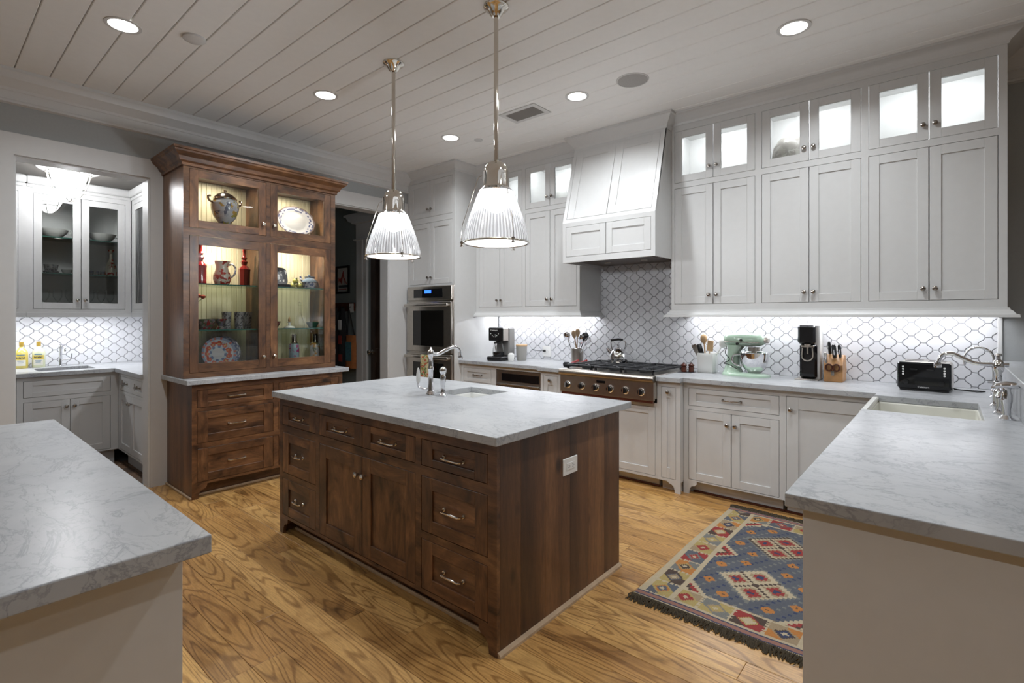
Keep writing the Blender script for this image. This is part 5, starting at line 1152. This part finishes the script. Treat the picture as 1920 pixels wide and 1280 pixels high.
part('column', MB().lathe([(.024, 0), (.024, .005), (.014, .014), (.012, .04), (.012, .16), (.018, .175), (.018, .19), (.010, .20), (.010, .208), (0, .212)], 16, tuple(pfa.location), cap=False), CHROME, pfa, 40)
part('spout', MB().tube(curve([(-6.58, .93, CT+.17), (-6.54, .935, CT+.195), (-6.49, .94, CT+.205), (-6.455, .945, CT+.175), (-6.45, .945, CT+.15)], 5), .008, 10), CHROME, pfa, 60)
part('side_handle', MB().tube(curve([(-6.58, .93, CT+.06), (-6.58, .98, CT+.065), (-6.58, 1.01, CT+.075), (-6.58, 1.015, CT+.12)], 5), .006, 8), CHROME, pfa, 60)
# ================================================================== DISHES IN THE HUTCH
HXm = -4.72
def vessel(name, label, cat, prof, loc, mat, n=24, group=None, rotz=0.0, extra=(), sq=1.0):
    t = thing(name, label, cat, (0, 0, 0), group)
    part('body', MB().lathe(prof, n, cap=False, squash=sq), mat, t, 40)
    for nm, mb, mt in extra: part(nm, mb, mt, t, 45)
    t.location = loc; t.rotation_euler = (0, 0, rotz); return t
HG = 'dishes in the wooden hutch'
def plate_on_edge(name, label, r, loc, colour, tilt=.22, oval=1.0, face=0.0, scallop=0.0, sq=2.0):
    """a dish standing on edge, its painted face towards +x"""
    t = thing(name, label, 'plate', (0, 0, 0), HG); nr, na = 14, 48; m = MB(); grid = []
    for i in range(nr+1):
        row = []
        for j in range(na):
            a = 2*math.pi*j/na; q = i/nr; c, s = math.cos(a), math.sin(a)
            if sq != 2: c, s = math.copysign(abs(c)**(2/sq), c), math.copysign(abs(s)**(2/sq), s)
            rr = r*q*(1+(scallop*math.cos(12*a) if i == nr else 0)); d = 0.0 if q < .6 else (q-.6)*.055*r/.12
            row.append((d, rr*oval*c, rr*s))
        grid.append(row)
    for i in range(nr):
        for j in range(na):
            k = (j+1) % na; q = (i+.5)/nr; a = 2*math.pi*(j+.5)/na
            f = [grid[i][j], grid[i+1][j], grid[i+1][k], grid[i][k]] if i else [grid[0][0], grid[1][j], grid[1][k]]
            m.add(f, [list(range(len(f)))], 0, colour(q, a))
    b = [(-.010, y*.7, z*.7) for x, y, z in grid[nr]]; c0 = (.45, .45, .44)
    for j in range(na): k = (j+1) % na; m.add([grid[nr][j], b[j], b[k], grid[nr][k]], [[0, 1, 2, 3]], 0, c0)
    m.add(b, [list(range(na))], 0, c0)
    part('painted_dish', m, POTTERY, t, 60)
    part('stand', MB().box(-.05, .012, -.05, .05, -r*1.0-.004, -r*1.0+.004, .002).box(-.03, -.02, -.04, .04, -r, -r*.3, .002), BROWNP, t)
    t.location = (loc[0], loc[1], loc[2]+r+.004); t.rotation_euler = (0, -tilt, face); return t
def c_folk(q, a):
    if q > .86: return (.22, .27, .38) if int(a*9) % 3 else (.42, .12, .09)
    if q > .76: return (.46, .48, .50)
    if q > .50:
        k = (a*11/(2*math.pi)) % 1; d = math.hypot((k-.5)*2, (q-.63)/.14); return (.46, .07, .03) if .35 < d < .95 else ((.55, .35, .12) if d <= .35 else (.40, .43, .46))
    if q > .36: return (.09, .12, .22) if int(a*16/(2*math.pi)) % 2 else (.36, .44, .48)
    return (.48, .46, .46)
def c_platter(q, a):
    if q > .93: return (.16, .12, .11)
    if q > .72: return (.10, .11, .19) if math.sin(a*13)*math.sin(a*31+q*40) > .18 else (.50, .48, .49)
    if q > .68: return (.20, .18, .20)
    return (.47, .46, .45)
def c_dark(q, a):
    return (.34, .35, .36) if (math.sin(a*4)*math.cos(q*14) > .55) else ((.035, .04, .05) if q > .25 else (.20, .22, .25))
# top compartments (shelf at 2.086)
vessel('tureen', 'silver-lidded painted majolica tureen behind the glass beside the platter', 'tureen', [(.0, 0), (.062, 0), (.064, .015), (.045, .03), (.050, .045), (.085, .09), (.105, .15), (.110, .19), (.100, .22), (.085, .24)], (HXm, 1.735, 2.1655), TUREEN, 28, HG, .2,
       [('foot_ring', MB().lathe([(.066, .0), (.067, .016), (.047, .032), (.046, .03)], 28, cap=False), NICKEL), ('lid', MB().lathe([(.090, .240), (.094, .25), (.085, .262), (.060, .285), (.030, .30), (.010, .305), (.010, .312), (.016, .320), (0, .328)], 28, cap=False), NICKEL)]+
       [('side_handle', MB().tube(curve([(0, s*.098, .20), (0, s*.135, .215), (0, s*.145, .245), (0, s*.125, .255)], 5), .009, 8), NICKEL) for s in (-1, 1)])
plate_on_edge('serving_platter', 'oval white serving platter with dark blue border standing behind the upper glass door', .145, (-4.76, 2.375, 2.1655), c_platter, .18, 1.30, 0, .02)
# shelf at 1.672
Z2 = 1.6725
bott = [(.0, 0), (.044, 0), (.047, .01), (.045, .02), (.047, .13), (.050, .15), (.030, .175), (.018, .185), (.024, .20), (.029, .215), (.020, .225), (.016, .232), (.026, .245), (.020, .255), (.014, .262), (.013, .30), (.017, .31), (.010, .33), (0, .335)]
vessel('red_bottle', 'bright red stacked-bead glass bottle at the edge of the hutch shelf', 'bottle', [(r*1.0, z*1.05) for r, z in bott], (HXm, 1.545, Z2), RED, 20, HG)
vessel('red_bottle', 'dark red square-shouldered bottle with stopper next to the flowered pitcher', 'bottle', bott, (HXm, 1.893, Z2), DKRED, 8, HG, .4)
vessel('flowered_pitcher', 'cream pitcher painted with red flowers and striped rim', 'pitcher', [(.0, 0), (.05, 0), (.060, .02), (.070, .055), (.068, .085), (.052, .125), (.046, .15), (.052, .18), (.066, .205), (.062, .205), (.05, .18), (.0, .17)], (HXm, 1.712, Z2), REDW, 28, HG, 0,
       [('handle', MB().tube(curve([(0, .052, .175), (0, .085, .185), (0, .108, .15), (0, .10, .10), (0, .066, .065)], 6), .008, 8), BLUEW)])
plate_on_edge('square_dish', 'dark octagonal patterned dish standing on the hutch shelf by the green fruit', .088, (-4.76, 2.205, Z2+.012), c_dark, .2, 1.0, 0, 0, 4)
t = thing('trinket_box', 'low black lacquer box under the dark octagonal dish', 'box', (-4.68, 2.205, Z2)); part('box', MB().box(-4.72, -4.64, 2.13, 2.275, Z2, Z2+.022, .004), BLKGLOSS, t); part('lid', MB().box(-4.722, -4.638, 2.128, 2.277, Z2+.0222, Z2+.032, .004), BLKGLOSS, t)
random.seed(3)
for i, (dy, dz, lab) in enumerate(((-.03, 0, 'pale green artichoke nearest the octagonal dish'), (.02, 0, 'yellow-green lemon with leaves on the hutch shelf'), (-.005, .045, 'yellow-green pear on top of the fruit heap'), (.06, .0, 'small yellow lemon beside the little tureen'))):
    lab = lab.replace('nearest', 'touching'); t = thing('ceramic_fruit', lab, 'fruit', (0, 0, 0), 'ceramic fruit on the hutch shelf')
    part('fruit', MB().lathe([(0, 0), (.018, .004), (.028, .02), (.028, .032), (.018, .046), (.006, .054), (0, .055)], 14, cap=False), LEMON, t, 60)
    for k in range(3):
        a = k*2.1+i; q = MB(); d = Vector((math.cos(a), math.sin(a), .25)); s_ = Vector((-d.y, d.x, 0))*.010; e = Vector((0, 0, .045)); q.add([e, e+d*.022+s_, e+d*.045, e+d*.022-s_, e+d*.022+Vector((0, 0, .004))], [[0, 1, 4], [1, 2, 4], [2, 3, 4], [3, 0, 4]]); part('leaf', q, LEAFM, t)
    t.location = (HXm+.02*(i % 2), 2.365+dy, Z2+dz)
vessel('sugar_tureen', 'small blue and white lidded tureen with pointed blue lid', 'tureen', [(.0, 0), (.05, 0), (.062, .03), (.064, .055), (.058, .06)], (HXm+.08, 2.455, Z2), BLUEW, 24, HG, 0, [('lid', MB().lathe([(.070, .058), (.068, .066), (.045, .085), (.020, .10), (.008, .104), (.008, .112), (.013, .12), (.010, .13), (0, .134)], 24, cap=False), NAVYC)])
vessel('teapot', 'grey and white patterned teapot with dark rim beside the little tureen', 'teapot', [(.0, 0), (.04, 0), (.062, .03), (.068, .06), (.062, .09), (.045, .11), (.048, .118), (.0, .12)], (HXm-.08, 2.545, Z2), BLUEW, 24, HG, 0, [('spout', MB().tube(curve([(0, -.05, .06), (0, -.085, .09), (0, -.10, .125)], 5), [.016]*4+[.012]*4+[.009]*3, 10), BLUEW), ('lid', MB().lathe([(.05, .118), (.048, .126), (.02, .132), (0, .136)], 20, cap=False), INK)])
# shelf at 1.300
Z1 = 1.3005
fv = thing('flower_stem', 'coral roses in a slim vase behind the glass above the painted bowls', 'flowers', (-4.845, 1.475, Z1), HG)
part('vase', MB().lathe([(.0, 0), (.03, 0), (.034, .03), (.018, .10), (.016, .17), (.02, .18)], 16, tuple(fv.location), cap=False), CLEARG, fv, 50)
for dy, dz in ((.09, .268), (.125, .262), (.06, .29)):
    p0 = Vector(fv.location)+Vector((0, 0, .1)); p1 = Vector(fv.location)+Vector((.02, dy, dz)); part('stem', MB().tube([p0, p0.lerp(p1, .6)+Vector((0, 0, .02)), p1], .0025, 6), LEAFM, fv, 60)
    q = MB()
    for lv in range(3): q.lathe([(.004, -.006), (.020-.004*lv, .004), (.022-.005*lv, .018+.004*lv), (.016-.005*lv, .022+.004*lv)], 9, tuple(p1), cap=False, a0=lv*.4)
    part('bloom', q, ROSE, fv, 50)
bowl = lambda r, h: [(.0, 0), (r*.55, 0), (r*.58, h*.06), (r*.85, h*.55), (r, h), (r*.95, h), (r*.8, h*.55), (0, h*.15)]
vessel('folk_bowl', 'wide dark folk-painted bowl on the lower hutch glass shelf', 'bowl', bowl(.088, .085), (-4.66, 1.560, Z1), FOLK, 28, HG)
vessel('folk_goblet', 'red dotted footed cup between the wide bowl and the tumblers', 'cup', [(.0, 0), (.036, 0), (.030, .012), (.018, .025), (.03, .045), (.048, .085), (.044, .085), (0, .04)], (HXm+.03, 1.690, Z1), FOLK, 24, HG)
for y, x, lab in ((1.755, -.02, 'etched grey tumbler partly behind the red dotted cup'), (1.838, .03, 'etched grey tumbler with dark figures in the middle of three'), (1.920, .0, 'etched grey tumbler by the wooden side of the shelf')):
    vessel('tumbler', lab, 'glass', [(.0, 0), (.032, 0), (.038, .145), (.035, .145), (.030, .01), (0, .01)], (HXm+x, y, Z1), GREYPR, 20, HG)
vessel('red_bowl', 'dark red bowl on the hutch shelf beside the white bird dish', 'bowl', bowl(.062, .06), (HXm-.03, 2.165, Z1), DKRED, 24, HG)
vessel('bird_dish', 'white pedestal dish with a little bird figure on the hutch shelf', 'dish', [(.0, 0), (.05, 0), (.045, .012), (.012, .022), (.010, .045), (.022, .055), (0, .058)], (HXm+.05, 2.275, Z1), CERAM, 24, HG, 0, [('bird', MB().lathe([(0, .055), (.014, .06), (.018, .075), (.010, .09), (.008, .098), (0, .105)], 12, cap=False, squash=.6), BEECH)])
vessel('decanter', 'clear glass decanter with tall slim neck on the hutch shelf', 'decanter', [(.0, 0), (.045, 0), (.048, .03), (.035, .08), (.014, .13), (.011, .21), (.016, .22)], (HXm, 2.40, Z1), CLEARG, 24, HG, 0, [('stopper', MB().lathe([(.008, .21), (.014, .225), (.014, .24), (0, .25)], 14, cap=False), CLEARG)])
vessel('green_bowl', 'green glass bowl on the hutch shelf above the white flask', 'bowl', bowl(.06, .05), (HXm, 2.53, Z1), GREENC, 24, HG)
# floor of the display at .955
Z0 = .9555
plate_on_edge('painted_plate', 'round plate with ring of red flowers standing at the bottom of the hutch', .135, (-4.68, 1.668, Z0), c_folk, .18)
plate_on_edge('painted_plate', 'blue rimmed plate standing behind the red flowered plate', .138, (-4.77, 1.735, Z0), lambda q, a: (.12, .15, .26) if (q > .74 and math.sin(a*14)*math.sin(q*50) > -.1) else (.46, .47, .50), .18)
flask = [(.0, 0), (.040, 0), (.042, .01), (.042, .16), (.036, .175), (.026, .182)]
fcap = lambda: MB().lathe([(.027, .18), (.027, .19), (.024, .194), (.024, .245), (.020, .252), (0, .253)], 20, cap=False)
for y, mt, lab in ((2.135, PINKF, 'pink floral vacuum flask with steel cap'), (2.345, BLUEF, 'pale blue vacuum flask with magenta blossoms'), (2.555, WHITEF, 'white vacuum flask with yellow roses')):
    vessel('vacuum_flask', lab+' inside the hutch', 'flask', [(r*1.12, z*1.1) for r, z in flask], (HXm, y, Z0), mt, 24, HG, y, [('shoulder', MB().lathe([(.041, .190), (.030, .203)], 24, cap=False), NICKEL), ('cap', MB().lathe([(r*1.0, z*1.12) for r, z in [(.027, .18), (.027, .19), (.024, .194), (.024, .245), (.020, .252), (0, .253)]], 20, cap=False), NICKEL)])
# ================================================================== PANTRY THINGS
PXm = -6.50; PG = 'dishes in the pantry cabinets'
for y, lab in ((.862, 'large grey handled serving bowl on the top pantry shelf'), (1.235, 'large pale lidded bowl on the top pantry shelf behind the second glass door')):
    vessel('serving_bowl', lab, 'bowl', [(.0, 0), (.055, 0), (.065, .01), (.10, .045), (.118, .08), (.112, .08), (.06, .02), (0, .015)], (PXm, y, 2.1555), CERAM, 28, PG, 0, [('ring_handle', MB().tube([(0, s*.122+.018*math.cos(i*.524), .07+.018*math.sin(i*.524)) for i in range(12)], .005, 6, closed=True), CERAM) for s in (-1, 1)])
Zp = 1.8155
vessel('glass_stack', 'clear stacked glass dishes on the middle pantry shelf', 'dish', [(.0, 0), (.05, 0), (.06, .02), (.045, .03), (.05, .055), (.055, .085), (.05, .085), (0, .05)], (PXm, .850, Zp), GREYPR, 24, PG)
vessel('small_bowl', 'small white bowl on the middle pantry shelf', 'bowl', bowl(.045, .045), (PXm, .965, Zp), CERAM, 24, PG)
for y, lab in ((1.150, 'dark little patterned cup at the end of the row'), (1.195, 'dark little patterned cup in the middle of the row'), (1.240, 'dark little patterned cup touching the red decanter')):
    vessel('tiny_cup', lab+' on the pantry shelf', 'cup', [(.0, 0), (.018, 0), (.021, .045), (.018, .045), (0, .01)], (PXm, y, Zp), FOLK, 16, PG)
vessel('red_decanter', 'red and white patterned glass decanter with flared neck in the pantry', 'decanter', [(.0, 0), (.048, 0), (.050, .05), (.046, .09), (.030, .14), (.014, .175), (.011, .235), (.026, .27), (.024, .27), (0, .19)], (PXm, 1.308, Zp), REDW, 24, PG)
for i, (y, x) in enumerate(((.80, .03), (.90, -.02), (1.0-.02, .04), (1.14, .0), (1.22, .05), (1.30, .0))):
    vessel('wine_glass', 'clear stemmed wine glass on the bottom pantry shelf', 'glass', [(.0, 0), (.034, .0), (.030, .004), (.005, .01), (.004, .08), (.02, .095), (.036, .13), (.036, .17), (.030, .20)], (PXm+x, y, 1.4685), CLEARG, 18, 'wine glasses in the pantry')
for (y, mt, lab) in ((.655, YELLIQ, 'yellow liqueur bottle with gold cap on the pantry counter'), (.775, PALELIQ, 'pale green liqueur bottle with gold cap on the pantry counter')):
    t = thing('liqueur_bottle', lab, 'bottle', (0, 0, 0))
    part('bottle', MB().lathe([(.0, 0), (.044, 0), (.048, .008), (.048, .135), (.044, .155), (.030, .178), (.014, .195), (.013, .21)], 28, cap=False, squash=1.0), mt, t, 45)
    part('cap', MB().lathe([(.016, .205), (.0165, .245), (0, .246)], 18, cap=False), BRASSY, t, 40)
    def wrap(z0, z1, w, r, mat, nm, n=10, y_off=0.0):
        q = MB(); vs = [(r*math.cos((i/n-.5)*w), r*math.sin((i/n-.5)*w), z) for z in (z0, z1) for i in range(n+1)]; q.add(vs, [[i, i+1, n+2+i, n+1+i] for i in range(n)]); return part(nm, q, mat, t)
    wrap(.025, .105, 1.5, .0484, LABELM, 'paper_label'); wrap(.078, .118, 1.9, .0487, YELLAB, 'name_band')
    for k in range(7): a = (k-3)*.19; q = MB().box(.0486, .0494, -.0028, .0028, .092, .104 if k % 2 else .107); cs_, sn_ = math.cos(a), math.sin(a); q.v = [(x*cs_-y_*sn_, x*sn_+y_*cs_, z) for x, y_, z in q.v]; part('print_mark', q, INK, t)
    wrap(.05, .056, .8, .0487, BLUEINK, 'print_line'); wrap(.066, .070, 1.0, .0487, BLUEINK, 'print_line'); wrap(.122, .130, 1.2, .0484, BLUEINK, 'print_line')
    t.location = (-6.60, y, CT); t.rotation_euler = (0, 0, -.2)
# stone bowl in the upper cabinet by the hood side
vessel('stone_jar', 'rounded veined stone jar behind the lit glass of the middle upper cabinet', 'jar', [(.0, 0), (.07, 0), (.11, .06), (.125, .14), (.115, .21), (.08, .265), (.04, .285), (0, .29)], (-.93, 4.43, 2.5155), STONEB, 30)
vessel('round_jar', 'round white jar behind lit glass in the cabinet beside the range hood', 'jar', [(.0, 0), (.055, 0), (.09, .08), (.095, .17), (.075, .25), (.03, .285), (0, .287)], (-3.13, 4.44, 2.5155), CERAM, 26)
# towel on the lower oven handle
tw = thing('dish_towel', 'floral print dish towel hung over the lower oven handle', 'towel', (-4.56, 3.815, .70))
hz = .955-.02; m = MB(fo); pts = [(.0985, .66), (.0985, .90), (.098, .955), (.092, .966), (.078, .966), (.072, .955), (.070, .80)]
vs = []; n = 8
for i in range(n+1):
    for b, z in pts: vs.append((-4.635+.155*i/n, b+.0035*math.sin(i*1.5)*(1 if z < .94 else .2), z))
k = len(pts); m.add(vs, [[i*k+j, i*k+j+1, (i+1)*k+j+1, (i+1)*k+j] for i in range(n) for j in range(k-1)]); part('cloth', m, TOWEL, tw, 60)
# ================================================================== HALL THINGS
fr2 = FRX(HY)
po = thing('framed_poster', 'small black framed poster with red pointed figures on the hall wall', 'picture', (-6.5, HY, 1.74))
part('frame', MB(fr2).plate([(-6.675, -6.335, 1.73, 2.12)], [(-6.645, -6.365, 1.76, 2.09)], 0, .022), BLACK, po, dissolve=True); part('print', MB(fr2).box(-6.65, -6.36, 0, .006, 1.755, 2.095), POSTERP, po)
part('figure', MB(fr2).prism([(-6.505, 2.05), (-6.49, 2.05), (-6.47, 1.95), (-6.40, 1.86), (-6.43, 1.87), (-6.455, 1.94), (-6.475, 1.86), (-6.505, 1.97), (-6.54, 1.86), (-6.60, 1.92), (-6.625, 1.86), (-6.62, 1.97), (-6.585, 1.93), (-6.545, 1.97)], .006, .007), POSTERR, po)
part('base_band', MB(fr2).box(-6.62, -6.39, .006, .007, 1.815, 1.85), INK, po); part('caption_line', MB(fr2).box(-6.62, -6.42, .006, .007, 1.785, 1.797), POSTERR, po)
cr_ = thing('coat_rack', 'dark board with coat hooks on the hall wall under the poster', 'coat rack', (-6.55, HY, 1.55)); part('board', MB(fr2).box(-6.95, -6.20, 0, .02, 1.48, 1.60, .003), BROWNP, cr_)
part('pale_tag', MB(fr2).box(-6.32, -6.215, .02, .024, 1.46, 1.585, .002), CERAM, cr_)
for i in range(4): part('hook', MB(fr2).tube([(-6.85+i*.19, .02, 1.54), (-6.85+i*.19, .06, 1.53), (-6.85+i*.19, .075, 1.56)], .006, 8), BLACK, cr_, 40)
def hanging(name, label, cat, x0, x1, z0, z1, mat, thick=.05, marks=(), neck=.3):
    t = thing(name, label, cat, ((x0+x1)/2, HY-.06, z0), 'things hanging on the coat rack'); xm_ = (x0+x1)/2; m = MB(fr2); secs = []
    for q in (0, .15, .4, .7, .9, 1.0):
        w = (x1-x0)/2*(1 if q < .7 else 1-(q-.7)/.3*(1-neck)); secs.append((z0+(z1-z0)*q, w, .02+thick*(1 if q < .8 else .5)))
    n = 12; vs = []
    for z, w, tk in secs:
        for i in range(n): a = 2*math.pi*i/n; vs.append((xm_+w*math.cos(a)*(1+.06*math.cos(3*a)), .065+tk*.6*math.sin(a), z))
    m.add(vs, [[k*n+i, k*n+(i+1) % n, (k+1)*n+(i+1) % n, (k+1)*n+i] for k in range(len(secs)-1) for i in range(n)]+[list(range(n)), [(len(secs)-1)*n+i for i in range(n)]]); part('cloth', m, mat, t, 60)
    for (a, b, c, d, mt) in marks: part('print', MB(fr2).box(xm_+a, xm_+b, .065+thick*.6+.008, .065+thick*.6+.013, c, d, .002), mt, t)
    return t
hanging('printed_apron', 'black apron with red and white print hanging on the coat rack', 'apron', -6.72, -6.50, .62, 1.53, BLACKC, .05, [(-.06, .03, 1.05, 1.15, WHITEINK), (-.02, .07, .88, .95, WHITEINK), (-.07, .0, .74, .83, POSTERR), (.01, .08, 1.2, 1.28, TEALC)])
hanging('dark_scarf', 'dark scarf with red medallions hanging between apron and tote', 'scarf', -6.50, -6.33, .65, 1.53, BLACKC, .05, [(-.05, .04, 1.02, 1.14, POSTERR), (-.04, .05, .78, .88, POSTERR), (-.05, .03, 1.22, 1.36, WHITEINK)])
tb = hanging('tote_bag', 'orange tote bag with teal print hanging on the coat rack', 'bag', -6.33, -6.09, .70, 1.15, ORANGEC, .05, [(-.07, .07, .80, 1.06, TEALC)], .95)
part('strap', MB(fr2).tube([(-6.31, .06, 1.13), (-6.26, .065, 1.52), (-6.12, .06, 1.13)], .008, 6), BLACKC, tb, 60)
# ================================================================== RUG
rug = thing('kilim_rug', 'colourful flatweave kilim rug with diamonds on the oak floor', 'rug', (-.76, 3.13, 0))
RX, RY0, RW, RL, CS = -1.212, 2.372, 0.905, 1.53, 0.0085
cream, red, blue, slate, orange, brown, navy, tan, yel, pink = (.40, .33, .22), (.24, .028, .025), (.080, .086, .102), (.15, .148, .135), (.38, .15, .035), (.06, .038, .028), (.028, .038, .085), (.27, .20, .12), (.33, .25, .09), (.25, .12, .09)
def dia(u, v, cu, cv, a, b): return abs(u-cu)/a+abs(v-cv)/b
cyc = [(yel, blue), (brown, tan), (orange, brown), (blue, red), (yel, red), (slate, yel), (red, cream), (tan, navy)]
def border(s, t, k0):
    B_ = .150; k = int(t//B_)+k0; lt = t-(t//B_)*B_; bg, fg = cyc[k % len(cyc)]
    tooth = .010*abs(((s*90) % 2)-1)
    if lt < tooth*1.2 or lt > B_-tooth*1.2: return cream
    d = dia(s, lt, .070, B_/2, .052, .056)
    if d < .28: return cream
    if d < .62: return fg
    if d < 1.0: return bg if d > .8 else cyc[(k+2) % len(cyc)][0]
    if abs(s-.07) > .058: return cream
    return bg if (s < .07) ^ (lt < B_/2) else cyc[(k+3) % len(cyc)][0]
def rugc(u, v):
    if v < .055 or v > RL-.055:
        q = min(v, RL-v); return navy if .008 < q < .016 or .044 < q < .050 else (cream if q < .008 or .016 < q < .020 or .040 < q < .044 else pink)
    if u < .022 or u > RW-.022: return cream
    if u < .162: return border(u-.022, v-.055, 0)
    if u > RW-.162: return border(RW-.022-u, v-.055, 3)
    if u < .180 or u > RW-.180: return cream
    if v < .195: return border(v-.055, u-.18+.04, 4)
    if v > RL-.195: return border(RL-.055-v, u-.18+.04, 2)
    if v < .208 or v > RL-.208: return cream if int(u*60) % 3 else tan
    a, b = u-.18, v-.208; w, h = RW-.36, RL-.416; cu, cv = w/2, h/2
    # stepped outline
    q = .017; a2, b2 = (int(a/q)+.5)*q, (int(b/q)+.5)*q
    per = h/2; bc = (int(b2/per)+.5)*per
    d = dia(a2, b2, cu, bc, .30, .30)
    if d < .64:
        sx, sy = a2-cu, b2-bc; p_, r_ = sx+sy, sx-sy
        kx, ky = (p_/.19), (r_/.19); fx, fy = kx-math.floor(kx)-.5, ky-math.floor(ky)-.5
        m_ = max(abs(fx), abs(fy))
        if m_ > .46: return brown
        if m_ < .10: return navy
        if m_ < .25: return red
        return cream if m_ > .34 else tan
    if d < .70: return slate
    d3 = dia(a2, b2, cu, bc, .44, .44)
    if d3 < 1.0:
        for oy in (-.21, -.105, 0, .105, .21):
            for ox in (-.21, -.105, 0, .105, .21):
                ax, ay = abs(a-(cu+ox)), abs(b-(bc+oy))
                if abs(abs(ox)+abs(oy)-.315) < .01 and ((ax < .030 and ay < .010) or (ax < .010 and ay < .030) or (ax < .02 and ay < .02)): return orange if ax+ay > .008 else brown
        return blue if (int(a2/q)+int(b2/q)*3) % 7 else (navy if (int(b2/q)) % 2 else slate)
    if d3 < 1.06: return cream
    dd = dia(a2, b2, 0 if a2 < cu else w, bc+(per/2 if b2 > bc else -per/2), .14, .16)
    return cream if dd < .22 else (brown if dd < .34 else ((red if dd < 1.3 else pink)))
m = MB(); nu, nv = int(RW/CS), int(RL/CS); idx = {}
for j in range(nv+1):
    for i in range(nu+1):
        x = RX+RW*i/nu; y = RY0+RL*j/nv; m.v.append((x+.004*math.sin(j*.05), y+.006*math.sin(i*.07), .006+.0008*math.sin(i*1.3)*math.sin(j*.9)))
for j in range(nv):
    for i in range(nu):
        o_ = j*(nu+1)+i; m.f.append([o_, o_+1, o_+nu+2, o_+nu+1]); m.mi.append(0); m.col.append(rugc(RW*(i+.5)/nu, RL*(j+.5)/nv))
part('weave', m, RUGM, rug)
part('underside', MB().box(RX+.003, RX+RW-.003, RY0+.006, RY0+RL-.006, .0005, .0045), FRINGE, rug)
random.seed(11)
for y0, sg in ((RY0+.004, -1), (RY0+RL-.004, 1)):
    m = MB(); x = RX
    while x < RX+RW:
        for k in range(3):
            dx = random.uniform(-.018, .018); L = random.uniform(.045, .08); mid = random.uniform(-.01, .01)
            m.tube([(x, y0, .005), (x+mid, y0+sg*L*.5, .008+random.uniform(0, .006)), (x+dx, y0+sg*L, .003)], [.0028, .0034, .002], 4)
        x += .0075
    o = part('fringe', m, FRINGE, rug); o['kind'] = 'stuff'
